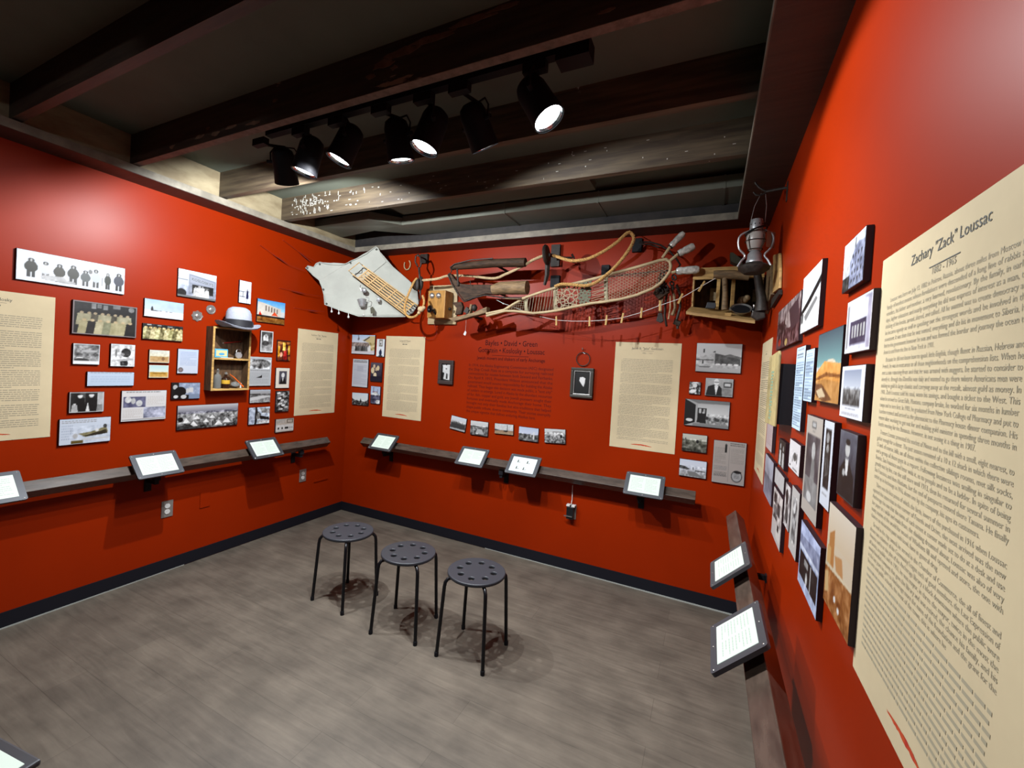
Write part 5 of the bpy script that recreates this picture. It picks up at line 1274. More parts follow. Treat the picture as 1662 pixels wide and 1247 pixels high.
# ================================================================= horseshoe, pulley and rope
r = build('horseshoe', MB().torus((0.6932,-0.012,2.504), .046, .0055, (0, 1, 0), 26, 6, (-55, 215), .8), M['pale_rope'], None, smooth=True)
tag(r, 'thin worn horseshoe on the red wall right of the sail', 'horseshoe')
r = thing('wooden_pulley', 'dark pulley block hanging from a wall bracket left of the telephone', 'pulley', (0.9989,-0.22,2.303))
build('wall_bracket', MB().bx((0.8515,0,2.592), (0.9354,-0.03,2.505)), M['iron'], r)
build('hanger', MB().tube([(0.8972,-0.02,2.549), (0.9365,-0.12,2.533), (0.9706,-0.22,2.522)], .007, 8), M['iron'], r)
build('shackle', MB().tube([(0.9773,-0.22,2.424), (0.9473,-0.22,2.469), (0.9507,-0.22,2.518), (0.9766,-0.22,2.532), (0.9986,-0.22,2.504), (1.015,-0.22,2.454), (1.004,-0.22,2.417)], .007, 8), M['iron'], r, smooth=True)
build('strap', MB().tube([(0.9911,-0.22,2.417), (0.9871,-0.2,2.357), (1.005,-0.2,2.192)], .009, 8), M['iron'], r)
build('cheek', MB().sphere((1.002,-0.195,2.281), .06, 20, (.42, .35, 1.05)), M['iron'], r, smooth=True)
build('cheek', MB().sphere((0.9928,-0.235,2.262), .055, 20, (.42, .3, 1.05)), M['iron'], r, smooth=True)
build('sheave', MB().lathe([(.046, -.012), (.040, 0), (.046, .012)], (0.975,-0.22,2.26), (1, -.4, .1), 24), M['dark_wood'], r, smooth=True)
build('lower_hook', MB().tube([(1.005,-0.2,2.192), (1.015,-0.2,2.148), (1.003,-0.2,2.121), (0.9882,-0.2,2.143)], .005, 8), M['iron'], r, smooth=True)
def twist_rope(name, pts, rad, m, parent, strands=3, pitch=.045):
    P = [Vector(p) for p in pts]
    # resample with Catmull-Rom
    out = []
    for i in range(len(P) - 1):
        p0 = P[max(i - 1, 0)]; p1 = P[i]; p2 = P[i + 1]; p3 = P[min(i + 2, len(P) - 1)]
        n = max(2, int((p2 - p1).length / .006))
        for k in range(n):
            t_ = k / n
            out.append(.5 * ((2 * p1) + (p2 - p0) * t_ + (2 * p0 - 5 * p1 + 4 * p2 - p3) * t_ ** 2 + (3 * p1 - p0 - 3 * p2 + p3) * t_ ** 3))
    out.append(P[-1]); g = MB(); up = None; fr = []; L_ = 0
    for i, p in enumerate(out):
        t_ = (out[min(i + 1, len(out) - 1)] - out[max(i - 1, 0)]).normalized()
        up = t_.orthogonal().normalized() if up is None else (up - t_ * up.dot(t_)).normalized()
        if i: L_ += (p - out[i - 1]).length
        fr.append((p, up.copy(), t_.cross(up), L_))
    for s_ in range(strands):
        ph = 2 * math.pi * s_ / strands
        g.tube([p + (u * math.cos(ph + 2 * math.pi * l / pitch) + b_ * math.sin(ph + 2 * math.pi * l / pitch)) * rad * .5 for p, u, b_, l in fr], rad * .58, 6)
    return build(name, g, m, parent, smooth=True)
r = thing('rope', 'thick yellow rope looping over the snowshoe up to the trim', 'rope', (2.648,-0.33,2.369))
twist_rope('strand', [(2.254,-0.26,2.433), (2.3,-0.3,2.411), (2.399,-0.33,2.372), (2.472,-0.34,2.364), (2.55,-0.34,2.375), (2.647,-0.34,2.418), (2.727,-0.34,2.469), (2.778,-0.33,2.52), (2.8,-0.32,2.54), (2.82,-0.31,2.535), (2.84,-0.32,2.497), (2.827,-0.34,2.437), (2.779,-0.35,2.357), (2.72,-0.35,2.289), (2.679,-0.35,2.253), (2.617,-0.35,2.206), (2.539,-0.35,2.182), (2.43,-0.35,2.193), (2.357,-0.34,2.2), (2.306,-0.33,2.188)], .0118, M['rope'], r)
build('wire_hook', MB().tube([(2.805,-0.32,2.546), (2.813,-0.3,2.56), (2.795,-0.1,2.615), (2.794,0,2.604)], .003, 6), M['iron'], r)
r = thing('rope', 'pale rope running from the pulley behind the dark tools to the iron disc', 'rope', (1.761,-0.28,2.336))
twist_rope('strand', [(1.039,-0.22,2.301), (1.131,-0.22,2.304), (1.213,-0.22,2.311), (1.287,-0.2,2.333), (1.454,-0.14,2.34), (1.692,-0.14,2.31), (1.833,-0.2,2.324), (2.012,-0.28,2.36), (2.098,-0.27,2.407), (2.179,-0.25,2.442)], .011, M['pale_rope'], r)
r = thing('rope', 'yellow rope coiled below the pulley round the end of the sled', 'rope', (1.043,-0.3,2.046))
twist_rope('coil', [(0.993,-0.24,2.315), (0.9754,-0.25,2.292), (0.9611,-0.27,2.235), (0.9446,-0.29,2.163), (0.925,-0.3,2.074), (0.9374,-0.31,2.007), (0.981,-0.31,1.967), (1.03,-0.31,1.966), (1.074,-0.31,1.988), (1.101,-0.31,2.028), (1.12,-0.3,2.061), (1.112,-0.28,2.106), (1.078,-0.26,2.158)], .010, M['rope'], r)
build('knot', MB().sphere((1.111,-0.32,2.031), .026, 14, (1.2, .8, 1)).sphere((1.135,-0.31,2.043), .016, 10).sphere((1.094,-0.32,2), .016, 10), M['pale_rope'], r, smooth=True)

# ================================================================= wall telephone
r = thing('wall_telephone', 'old oak wall telephone with two round bells and black mouthpiece', 'telephone', (1.133,-0.02,2.104))
build('backboard', MB().bx((0.9715,-0.002,2.295), (1.28,-0.02,1.937)), M['ash'], r, bevel=.003)
p0 = Vector((1.056,-0.15,2.222)); p1 = Vector((1.239,-0.15,1.98))
build('box', MB().bx((p0.x, -.15, p1.z), (p1.x, -.02, p0.z)), M['oak'], r, bevel=.004)
for q_ in ((1.102,-0.155,2.176), (1.172,-0.155,2.175)):
    build('bell_post', MB().tube([(q_[0], -.15, q_[2]), (q_[0], -.172, q_[2])], .003, 8), M['bell'], r)
    build('bell', MB().lathe([(.026, 0), (.025, .006), (.018, .014), (.008, .018), (.0005, .019)], (q_[0], -.155, q_[2]), (0, -1, 0), 24), M['bell'], r, smooth=True)
mp_ = Vector((1.133,-0.17,2.048))
build('mouthpiece_arm', MB().tube([mp_ + Vector((.012, .03, -.04)), mp_ + Vector((.008, 0, -.01)), mp_], .010, 10), M['gloss_black'], r, smooth=True)
build('mouthpiece', MB().lathe([(.012, -.01), (.014, .01), (.026, .03), (.034, .040), (.033, .042), (.02, .03), (.0005, .02)], mp_, (-.25, -1, .05), 24), M['gloss_black'], r, smooth=True)
build('crank_hub', MB().tube([(p1.x, -.08, mp_.z + .02), (p1.x + .02, -.08, mp_.z + .02)], .012, 12), M['iron'], r)
build('cord', MB().tube([(1.067,-0.05,1.982), (1.057,-0.03,1.933), (1.083,-0.02,1.853), (1.052,-0.02,1.801), (0.9906,-0.02,1.791), (0.9371,-0.02,1.818), (0.9223,-0.02,1.87)], .0018, 6), mat('red_shadow_line', (.2, .01, .01), rough=.6), r)  # thin red loop modelled in place of a shadow line below the box

# ================================================================= dark wooden tools
r = thing('wooden_pole', 'dark rounded wooden pole end above the pointed tool, back wall', 'tool', (1.713,-0.3,2.382))
build('shaft', MB().tube([(1.386,-0.3,2.364), (1.409,-0.3,2.381), (1.544,-0.3,2.386), (1.768,-0.3,2.392), (2.047,-0.3,2.384)], [.014, .024, .030, .033, .034], 12), M['dark_wood'], r, smooth=True)
build('iron_band', MB().tube([(1.407,-0.33,2.331), (1.392,-0.33,2.372), (1.432,-0.33,2.397), (1.587,-0.33,2.421), (1.781,-0.33,2.422)], .005, 6), M['iron'], r)
build('wall_mount', standoff((1.757,-0.28,2.395)), M['black'], r)
r = thing('pointed_wooden_tool', 'dark wooden tool with curved pointed head and thick pale round end', 'tool', (1.726,-0.3,2.196))
hp = [(1.366,-0.32,2.314), (1.389,-0.32,2.326), (1.428,-0.32,2.282), (1.484,-0.32,2.237), (1.594,-0.32,2.226), (1.822,-0.32,2.219), (1.827,-0.32,2.142), (1.728,-0.32,2.149), (1.629,-0.32,2.126), (1.536,-0.32,2.096), (1.471,-0.32,2.165), (1.409,-0.32,2.247)]
build('head', MB().prism(hp, (0, .05, 0)), M['dark_wood'], r, bevel=.004)
build('edge_strap', MB().tube([(1.399,-0.335,2.325), (1.376,-0.335,2.311), (1.416,-0.335,2.239), (1.481,-0.335,2.152), (1.546,-0.335,2.086), (1.627,-0.335,2.116), (1.737,-0.335,2.136), (1.884,-0.335,2.114), (2.045,-0.335,2.107)], .0055, 8), M['iron'], r, smooth=True)
build('round_end', MB().tube([(1.787,-0.31,2.178), (1.851,-0.31,2.191), (2.079,-0.31,2.189)], [.040, .050, .052], 20), M['old_wood'], r, smooth=True)
build('cross_pin', MB().tube([(1.452,-0.32,2.356), (1.477,-0.33,2.218)], .008, 8), M['iron'], r)
for a, b in (((1.497,-0.32,2.304), (1.47,-0.33,2.278)), ((1.592,-0.34,2.256), (1.601,-0.34,2.217))): build('nail', MB().tube([a, b], .003, 6), M['iron'], r)
build('wall_mount', standoff((1.743,-0.28,2.19)), M['black'], r)
r = thing('hand_plane', 'long dark wooden hand plane low on the wall right of the telephone', 'hand plane', (1.559,-0.28,1.984))
build('sole', MB().prism([(1.377,-0.3,1.956), (1.433,-0.3,1.931), (1.6,-0.3,1.972), (1.738,-0.3,2.003), (1.735,-0.3,2.05), (1.604,-0.3,2.001), (1.483,-0.3,1.976)], (0, .06, 0)), M['old_wood'], r, bevel=.003)
build('tote', MB().prism([(1.398,-0.29,2.09), (1.487,-0.29,2.094), (1.507,-0.29,2.053), (1.494,-0.29,1.993), (1.435,-0.29,1.988), (1.449,-0.29,2.044)], (0, .035, 0)), M['dark_wood'], r, bevel=.004)
build('blade', MB().prism([(1.576,-0.29,2.073), (1.593,-0.29,2.072), (1.573,-0.29,1.983), (1.556,-0.29,1.983)], (0, .04, 0)), M['old_wood'], r)
build('front_knob', MB().sphere((1.612,-0.28,2.044), .030, 12, (.8, .8, 1)), M['iron'], r, smooth=True)
build('wedge', MB().prism([(1.516,-0.29,2.013), (1.542,-0.29,2.053), (1.579,-0.29,2.023), (1.558,-0.29,1.993)], (0, .04, 0)), M['iron'], r)
build('wall_mount', standoff((1.535,-0.27,1.991)), M['black'], r)
r = thing('small_tag', 'tiny pale tag hanging under the hand plane', 'tag', (1.53,-0.275,1.838))
build('thread', MB().tube([(1.539,-0.275,1.975), (1.538,-0.275,1.854)], .0008, 4), M['cord'], r)
build('plate', MB().prism([(1.519,-0.275,1.828), (1.535,-0.275,1.859), (1.548,-0.275,1.844), (1.538,-0.275,1.818)], (0, .003, 0)), M['white'], r)

# iron disc with bracket
r = thing('iron_disc', 'dark iron disc seen nearly edge on, rope threaded through it', 'wheel', (2.21,-0.28,2.439))
build('disc', MB().lathe([(.001, -.014), (.070, -.012), (.078, 0), (.070, .012), (.001, .014)], (2.213,-0.3,2.429), (1, .04, .12), 32, sy=1), M['iron'], r, smooth=True)
build('leg', MB().tube([(2.218,-0.28,2.384), (2.216,-0.27,2.29), (2.197,-0.26,2.214)], [.022, .018, .012], 6), M['iron'], r)
build('wall_plate', MB().bx((2.148,0,2.586), (2.221,-0.03,2.411)), M['iron'], r)
build('arm', MB().tube([(2.186,-0.02,2.494), (2.224,-0.29,2.432)], .014, 8), M['iron'], r)
build('spout', MB().tube([(2.252,-0.16,2.44), (2.319,-0.17,2.433), (2.377,-0.17,2.435)], [.020, .010, .006], 8), M['iron'], r)
build('tee', MB().tube([(2.366,-0.17,2.458), (2.386,-0.17,2.434), (2.384,-0.17,2.393)], [.009, .005, .008], 8), M['iron'], r)
for a, b, lab in (((2.158,0,2.337), (2.233,-0.035,2.243), 'left'), ((2.564,0,2.401), (2.623,-0.035,2.324), 'middle'), ((2.781,0,2.587), (2.849,-0.03,2.487), 'upper right')):
    o = build('mounting_block', MB().bx(a, b), M['black'], None, bevel=.002)
    tag(o, lab + ' of three black mounting blocks above the snowshoe', 'bracket', 'black mounting blocks')

# ================================================================= snowshoe
SD = .30
out2 = [(1.736,-0.3,1.994), (1.889,-0.3,2.022), (1.978,-0.3,2.072), (2.07,-0.3,2.118), (2.206,-0.3,2.16), (2.281,-0.3,2.179), (2.345,-0.3,2.192), (2.523,-0.3,2.227), (2.655,-0.3,2.256), (2.732,-0.3,2.276), (2.865,-0.3,2.306), (2.951,-0.3,2.328), (3.009,-0.3,2.344), (3.051,-0.3,2.349), (3.075,-0.3,2.332), (3.084,-0.3,2.303), (3.079,-0.3,2.267), (3.058,-0.3,2.232), (3.026,-0.3,2.192), (2.979,-0.3,2.159), (2.881,-0.3,2.118), (2.773,-0.3,2.091), (2.66,-0.3,2.075), (2.573,-0.3,2.066), (2.44,-0.3,2.041), (2.325,-0.3,2.017), (2.231,-0.3,2.004), (2.136,-0.3,1.997), (2.059,-0.3,2.005), (1.979,-0.3,2.014), (1.9,-0.3,2.015), (1.738,-0.3,1.976)]
r = thing('snowshoe', 'long pale wooden snowshoe with woven lacing hung across the back wall', 'snowshoe', out2[26])
build('frame', MB().tube(out2, .0105, 10), M['ash'], r, smooth=True)
for pts in (((2.063,-0.295,2.113), (2.075,-0.295,2.01)), ((2.292,-0.295,2.181), (2.308,-0.295,2.013)), ((2.66,-0.295,2.257), (2.675,-0.295,2.08))):
    a, b = Vector(pts[0]), Vector(pts[1])
    build('cross_bar', MB().prism([a + Vector((-.014, 0, 0)), a + Vector((.014, 0, 0)), b + Vector((.014, 0, 0)), b + Vector((-.014, 0, 0))], (0, .012, 0)), M['ash_green'], r, bevel=.002)
poly2 = [(p[0], p[2]) for p in out2]
def inside(x, z, poly):
    c_ = False; n = len(poly)
    for i in range(n):
        x0, z0 = poly[i]; x1, z1 = poly[(i + 1) % n]
        if (z0 > z) != (z1 > z) and x < (x1 - x0) * (z - z0) / (z1 - z0) + x0: c_ = not c_
    return c_
def lattice(angles, step, xr, rad, wob=.0, seed=1, d=.302, zr=(0, 9)):
    g = MB(); rr = random.Random(seed)
    xs = [p[0] for p in poly2]; zs_ = [p[1] for p in poly2]
    cx_, cz_ = (min(xs) + max(xs)) / 2, (min(zs_) + max(zs_)) / 2
    for ang in angles:
        a = math.radians(ang); dx, dz = math.cos(a), math.sin(a); nx_, nz_ = -dz, dx
        k = -1.2
        while k < 1.2:
            seg = []; t_ = -1.2
            while t_ < 1.2:
                w_ = wob * math.sin(t_ * 70 + k * 300)
                x = cx_ + nx_ * (k + w_) + dx * t_; z = cz_ + nz_ * (k + w_) + dz * t_
                if xr[0] < x < xr[1] and zr[0] < z < zr[1] and inside(x, z, poly2): seg.append((x, -d, z))
                else:
                    if len(seg) > 1: g.tube(seg, rad, 4, cap=False)
                    seg = []
                t_ += .012
            if len(seg) > 1: g.tube(seg, rad, 4, cap=False)
            k += step * rr.uniform(.85, 1.15)
    return g
xa, xb, xc = (2.071,-0.3,2.061)[0], (2.303,-0.3,2.081)[0], (2.669,-0.3,2.161)[0]
xd = (2.478,-0.3,2.166)[0]; xe = (2.567,-0.3,2.164)[0]
build('toe_lacing', lattice((84, 0), .018, (xa - .25, xa), .0010, 0), M['gut'], r)
build('rear_lacing', lattice((82, 86), .022, (xa, xb), .0012, 0), M['gut'], r)
build('foot_lacing', lattice((25, -25, 90), .030, (xb, xd), .0042, .006), M['gut'], r)
build('foot_mat', lattice((35, -30, 60, 0), .022, (xd, xe), .0062, .005, 3), mat('grey_green_lacing', (.13, .13, .08), rough=.7), r)
build('foot_lacing', lattice((10, 18), .028, (xe, xc), .0030, .002, 4), M['gut'], r)
build('front_lacing', lattice((28, -32, 90), .0175, (xc, xc + 1), .0013, .0, 5), M['gut'], r)
build('thong', MB().tube([(2.682,-0.295,2.248), (2.774,-0.295,2.257), (2.895,-0.295,2.268), (3.058,-0.295,2.277)], .004, 6), M['leather'], r)
build('thong', MB().tube([(1.87,-0.3,2.121), (1.936,-0.3,2.107), (2.029,-0.3,2.11), (2.109,-0.3,2.13)], .006, 6), M['pale_rope'], r)

# ================================================================= iron loop, glass bottles on sticks
r = thing('iron_loop', 'thin black iron rod curving from the upper right block behind the glass bottles', 'iron rod', (2.859,-0.12,2.533))
build('rod', MB().tube([(2.846,-0.12,2.53), (2.923,-0.16,2.512), (2.999,-0.2,2.474), (3.057,-0.2,2.433), (3.111,-0.2,2.367), (3.131,-0.18,2.338), (3.114,-0.14,2.323)], .006, 8), M['iron'], r, smooth=True)
build('rod', MB().tube([(2.847,-0.12,2.516), (2.925,-0.16,2.495), (2.992,-0.2,2.458)], .005, 8), M['iron'], r, smooth=True)
for (s0, s1, g0, g1, rad, lab) in (
    ((3.027,-0.3,2.359), (3.072,-0.3,2.431), (3.07,-0.3,2.429), (3.152,-0.3,2.518), .021, 'topmost of three glass bottles on sticks, pointing up right'),
    ((3.071,-0.3,2.332), (3.124,-0.3,2.381), (3.122,-0.3,2.379), (3.22,-0.3,2.428), .025, 'middle of three glass bottles on sticks, behind the snowshoe tip'),
    ((3.09,-0.3,2.259), (3.12,-0.3,2.267), (3.116,-0.3,2.268), (3.258,-0.3,2.273), .026, 'lowest of three glass bottles on sticks, lying level by the crate')):
    s0, s1, g0, g1 = map(Vector, (s0, s1, g0, g1)); ax = (g1 - g0).normalized(); L_ = (g1 - g0).length
    r = thing('glass_bottle_on_stick', lab, 'bottle', g0, 'glass bottles on sticks')
    build('stick', MB().tube([s0, s1], .010, 8), M['ash'], r)
    build('collar', MB().tube([s1 - ax * .004, s1 + ax * .006], .018, 12), M['iron'], r)
    build('bottle', MB().lathe([(rad * .8, .004), (rad * .9, L_ * .1), (rad, L_ * .2), (rad * .86, L_ * .30), (rad * .9, L_ * .36), (rad, L_ * .5), (rad, L_ * .85), (rad * .7, L_ * .97), (.0005, L_)], g0, ax, 24), M['glass'], r, smooth=True)

# ================================================================= traps and chain
r = thing('animal_trap', 'cluster of rusty chain, straps and a jaw trap below the glass bottles', 'trap', (3.047,-0.15,2.137))
rr = random.Random(8); 
for k in range(14):
    p_ = Vector((3.056,-0.26,2.212)) + Vector((rr.uniform(-.05, .05), rr.uniform(-.03, .02), rr.uniform(-.07, .07)))
    build('chain_link', MB().torus(p_, .020, .0055, (rr.uniform(-1, 1), rr.uniform(-1, 1), rr.uniform(-1, 1)), 14, 6, sx=.7), M['iron'], r)
build('jaw_plate', MB().prism([(2.976,-0.24,2.139), (2.99,-0.24,2.172), (3.032,-0.24,2.192), (3.075,-0.24,2.178), (3.081,-0.24,2.145), (3.048,-0.24,2.121), (3.014,-0.24,2.097)], (0, .03, 0)), M['dark_wood'], r, bevel=.003)
build('spring', MB().prism([(3.019,-0.22,2.108), (3.046,-0.22,2.129), (3.034,-0.22,2.062), (3.037,-0.22,2.016), (3.022,-0.22,2.012), (3.014,-0.22,2.063)], (0, .012, 0)), M['old_wood'], r)
build('steel_foot', MB().prism([(3.016,-0.22,2.008), (3.04,-0.22,2.008), (3.053,-0.22,1.954), (3.034,-0.22,1.941), (3.005,-0.22,1.954)], (0, .02, 0)), M['iron'], r, bevel=.002)
build('strap', MB().tube([(3.063,-0.18,2.173), (3.051,-0.16,2.093), (3.05,-0.14,2.002), (3.065,-0.12,1.928)], .008, 6), M['leather'], r)
build('strap', MB().tube([(3.087,-0.18,2.173), (3.107,-0.2,2.127), (3.119,-0.2,2.044), (3.103,-0.2,1.994)], [.006, .010, .010, .014], 6), M['old_wood'], r)
build('strap', MB().tube([(3.113,-0.14,2.213), (3.135,-0.12,2.157), (3.143,-0.1,2.067), (3.125,-0.1,1.973), (3.137,-0.1,1.914)], .009, 6), M['leather'], r)
build('strap', MB().tube([(3.083,-0.2,2.127), (3.088,-0.2,2.044), (3.081,-0.2,1.969)], .005, 6), M['pale_rope'], r)
build('toggle', MB().tube([(3.111,-0.12,1.962), (3.152,-0.12,1.946)], .018, 8), M['leather'], r)

# ================================================================= clothesline and pegs
cl = [(1.809,-0.28,2.106), (1.871,-0.28,2.076), (1.936,-0.27,2.057), (2.133,-0.26,1.986), (2.188,-0.26,1.975), (2.307,-0.26,1.95), (2.438,-0.27,1.942), (2.563,-0.28,1.942), (2.68,-0.28,1.951), (2.789,-0.28,1.966), (2.91,-0.28,2.002), (3.029,-0.28,2.049), (3.156,-0.32,2.087), (3.277,-0.38,2.15), (3.35,-0.43,2.185)]
r = thing('clothesline', 'thin white clothesline strung under the snowshoe to the crate', 'clothesline', cl[7])
build('cord', MB().tube(cl, .0022, 6), M['cord'], r)
for p_ in ((1.871,-0.28,2.076), (2.178,-0.26,1.977)): build('knot', MB().sphere(p_, .007, 8), M['cord'], r)
peg0 = None
pegs = [((2.308,-0.262,1.947), 4, 'clothespin farthest left on the line, under the snowshoe'), ((2.563,-0.282,1.942), 2, 'second clothespin from the left on the line'), ((2.681,-0.282,1.951), -3, 'third clothespin from the left on the line'), ((2.79,-0.282,1.966), -8, 'fourth clothespin from the left on the line'), ((2.914,-0.282,2.002), -2, 'fifth clothespin from the left, left of the traps'), ((3.029,-0.282,2.049), 2, 'clothespin hanging in front of the jaw trap'), ((3.156,-0.322,2.087), -20, 'clothespin between the traps and the crate'), ((3.277,-0.382,2.15), -26, 'clothespin at the right end of the line, in front of the crate')]
for k, (p_, an, lab) in enumerate(pegs):
    if peg0 is None:
        peg0 = thing('clothespin', lab, 'clothespin', (0, 0, 0), 'clothespins on the line')
        for sx in (-1, 1): build('prong', MB().prism([(sx * .001, -.004, -.036), (sx * .006, -.004, -.036), (sx * .005, -.004, .032), (sx * .001, -.004, .034)], (0, .009, 0)), M['peg'], peg0)
        build('spring', MB().torus((0, 0, .004), .006, .0014, (0, 1, 0), 10, 5), M['steel'], peg0)
        o = peg0
    else: o = copy_tree(peg0)
    o.location = p_; o.rotation_euler = (0, math.radians(-an), 0); o['label'] = lab

# ================================================================= crate by the right corner
r = thing('wooden_crate', 'open wooden crate with two compartments high in the right corner', 'crate', (3.43,-0.12,2.053))
a = Vector((3.219,-0.25,2.292)); b = Vector((3.638,-0.25,2.021)); x0, x1, z1, z0 = a.x, min(b.x, W - .03), a.z, b.z
FD, BD = .25, .02; hd = Vector((3.416,-0.25,2.217)).z
build('back_board', MB().bx((x0, -.03, z0), (x1, -.012, z1)), M['crate_dark'], r)
build('side_board', MB().bx((x0, -FD, z0), (x0 + .010, -.03, z1 - .004)), M['crate'], r)
build('side_board', MB().bx((x1 - .014, -FD, z0), (x1, -.03, z1 - .004)), M['crate'], r)
build('header_board', MB().bx((x0, -FD - .010, hd), (x1, -FD, z1)), M['pine'], r)
build('top_board', MB().bx((x0, -FD, z1 - .012), (x1, -.03, z1)), M['crate'], r)
build('bottom_board', MB().bx((x0, -FD, z0 - .012), (x1, -.02, z0)), M['crate'], r)
for q_ in ((3.37,-0.25,2.152)[0], (3.454,-0.25,2.15)[0]): build('divider', MB().bx((q_ - .010, -FD - .004, z0), (q_ + .010, -.03, hd)), M['pine'], r)
build('front_shelf', MB().prism([(3.199,-0.4,1.992), (3.574,-0.4,1.936), (3.593,-0.26,1.997), (3.217,-0.26,2.042)], (0, 0, -.018)), M['crate'], r)
r = thing('tongs_and_shadow', 'tall dark iron shape, part tongs and part shadow, under the lantern beside the crate', 'tool', (3.584,-0.42,2.078))  # solid dark shape covers an ice tong together with shadow
build('stem', MB().tube([(3.56,-0.52,2.186), (3.573,-0.51,2.125), (3.591,-0.5,2.047), (3.595,-0.5,1.977)], [.020, .022, .026, .036], 10), M['iron'], r, smooth=True)
build('foot', MB().prism([(3.549,-0.51,1.976), (3.611,-0.51,1.993), (3.617,-0.51,1.938), (3.579,-0.51,1.924), (3.545,-0.51,1.948)], (0, .05, 0)), M['iron'], r, bevel=.006)
r = thing('mallet', 'weathered wooden mallet standing on its handle before the crate', 'hammer', (3.416,-0.34,2.009))
build('head', MB().tube([(3.338,-0.34,2.227), (3.358,-0.34,2.228), (3.446,-0.34,2.223), (3.532,-0.34,2.206)], [.024, .026, .028, .022], 12), M['old_wood'], r, smooth=True)
build('handle', MB().tube([(3.4,-0.34,2.221), (3.41,-0.33,2.117), (3.414,-0.33,2.01)], [.016, .016, .020], 10), M['old_wood'], r, smooth=True)
r = thing('whetstone', 'small dark grey block on the crate shelf, left side', 'block', (3.333,-0.32,2.024))
build('stone', MB().prism([(3.305,-0.33,2.023), (3.314,-0.33,2.059), (3.361,-0.33,2.055), (3.364,-0.33,2.034), (3.358,-0.33,2.018)], (0, .035, 0)), mat('dark_slate', (.035, .038, .045), rough=.6), r, bevel=.003)
r = thing('iron_pan', 'small round dark iron pan tipped forward on the crate shelf', 'pan', (3.495,-0.34,2.009))
build('bowl', MB().lathe([(.035, -.02), (.055, .0), (.058, .006), (.052, .002), (.03, -.014), (.0005, -.016)], (3.501,-0.35,2.011), (.05, -.62, .78), 28), M['steel'], r, smooth=True)
build('inside', MB().lathe([(.048, -.001), (.0005, -.002)], (3.499,-0.355,2.012), (.05, -.62, .78), 28, cap=False), M['black'], r)
build('handle', MB().tube([(3.469,-0.33,2.018), (3.456,-0.33,2.022), (3.442,-0.34,2.013)], .011, 8), M['steel'], r)
r = build('wooden_wedge', MB().prism([(3.413,-0.37,1.986), (3.453,-0.37,1.986), (3.447,-0.37,1.967), (3.421,-0.37,1.963)], (0, .02, 0)), M['pine']); tag(r, 'small yellow wood wedge on the edge of the crate shelf', 'wedge')
r = build('bone', MB().sphere((3.515,-0.2,2.091), .030, 12, (1, .7, .8)).sphere((3.535,-0.2,2.103), .020, 10).sphere((3.499,-0.2,2.08), .018, 10), M['pale_rope'], None, smooth=True); tag(r, 'pale knobbly lump inside the right crate compartment', 'bone')
r = build('paper_label', MB().bx((3.323,-0.05,2.199), (3.365,-0.052,2.114)), M['ash']); tag(r, 'tan paper label standing inside the left crate compartment', 'label')
r = build('paper_label', MB().bx((3.575,-0.05,2.184), (3.604,-0.052,2.103)), M['ash']); tag(r, 'tan paper label standing inside the right crate compartment', 'label')
r = thing('corked_vial', 'tiny dark vial at the right end of the crate shelf', 'vial', (3.565,-0.36,2.005))
build('body', MB().lathe([(.012, -.02), (.013, 0), (.010, .015), (.004, .02), (.004, .03)], (3.566,-0.36,1.994), (0, 0, 1), 14), M['gloss_black'], r, smooth=True)
build('cap', MB().lathe([(.006, .03), (.006, .04), (.001, .042)], (3.566,-0.36,1.994), (0, 0, 1), 12), M['bell'], r)
r = build('wall_peg', MB().prism([(3.427,-0.08,2.428), (3.445,-0.08,2.427), (3.502,-0.08,2.375), (3.504,-0.08,2.33), (3.434,-0.08,2.37)], (0, .079, 0)), M['olive']); tag(r, 'dark olive wooden block on the wall above the crate', 'block')

# ================================================================= hook and lantern near the right wall
r = thing('iron_hook', 'double pronged rusty iron hook reaching out from the right wall', 'hook', (3.647,-0.7471,2.562))
hp_ = Vector((3.643,-0.7829,2.549)); jn = Vector((3.559,-0.75,2.553))
build('wall_plate', MB().box(hp_ + Vector((.002, 0, -.02)), (.006, .02, .10)), M['iron'], r, bevel=.002)
build('arm', MB().tube([hp_, hp_.lerp(jn, .5), jn], .007, 8), M['iron'], r, smooth=True)
build('prong', MB().tube([jn, Vector((3.545,-0.75,2.561)), Vector((3.525,-0.75,2.578)), Vector((3.508,-0.75,2.601)), Vector((3.498,-0.75,2.634))], [.006, .006, .005, .005, .003], 8), M['iron'], r, smooth=True)
build('prong', MB().tube([jn, Vector((3.549,-0.75,2.542)), Vector((3.531,-0.75,2.536)), Vector((3.513,-0.75,2.541)), Vector((3.5,-0.75,2.557))], [.006, .006, .005, .005, .004], 8), M['iron'], r, smooth=True)
LD = .75
top_, bot_ = Vector((3.518,-0.75,2.413)), Vector((3.535,-0.75,2.135)); lx = (3.526,-0.75,2.276)[0]; hL = top_.z - bot_.z
zt_ = top_.z
def fz(f_): return zt_ - hL * f_
r = thing('oil_lantern', 'grey metal oil lantern with wire guards hanging from the hook', 'lantern', (lx, -LD, fz(1)))
build('chimney_cap', MB().lathe([(.028, fz(.19)), (.031, fz(.18)), (.031, fz(.06)), (.029, fz(.04)), (.026, fz(.0)), (.001, fz(.0))], (lx, -LD, 0), (0, 0, 1), 24), M['tin'], r, smooth=True)
for k in range(10):
    a_ = 2 * math.pi * k / 10; build('vent_hole', MB().sphere((lx + .0305 * math.cos(a_), -LD + .0305 * math.sin(a_), fz(.10)), .0035, 6), M['black'], r)
build('globe', MB().lathe([(.026, fz(.58)), (.036, fz(.50)), (.043, fz(.40)), (.043, fz(.30)), (.034, fz(.20))], (lx, -LD, 0), (0, 0, 1), 28, cap=False), mat('frosted_globe', (.62, .60, .55), rough=.3, trans=.25), r, smooth=True)
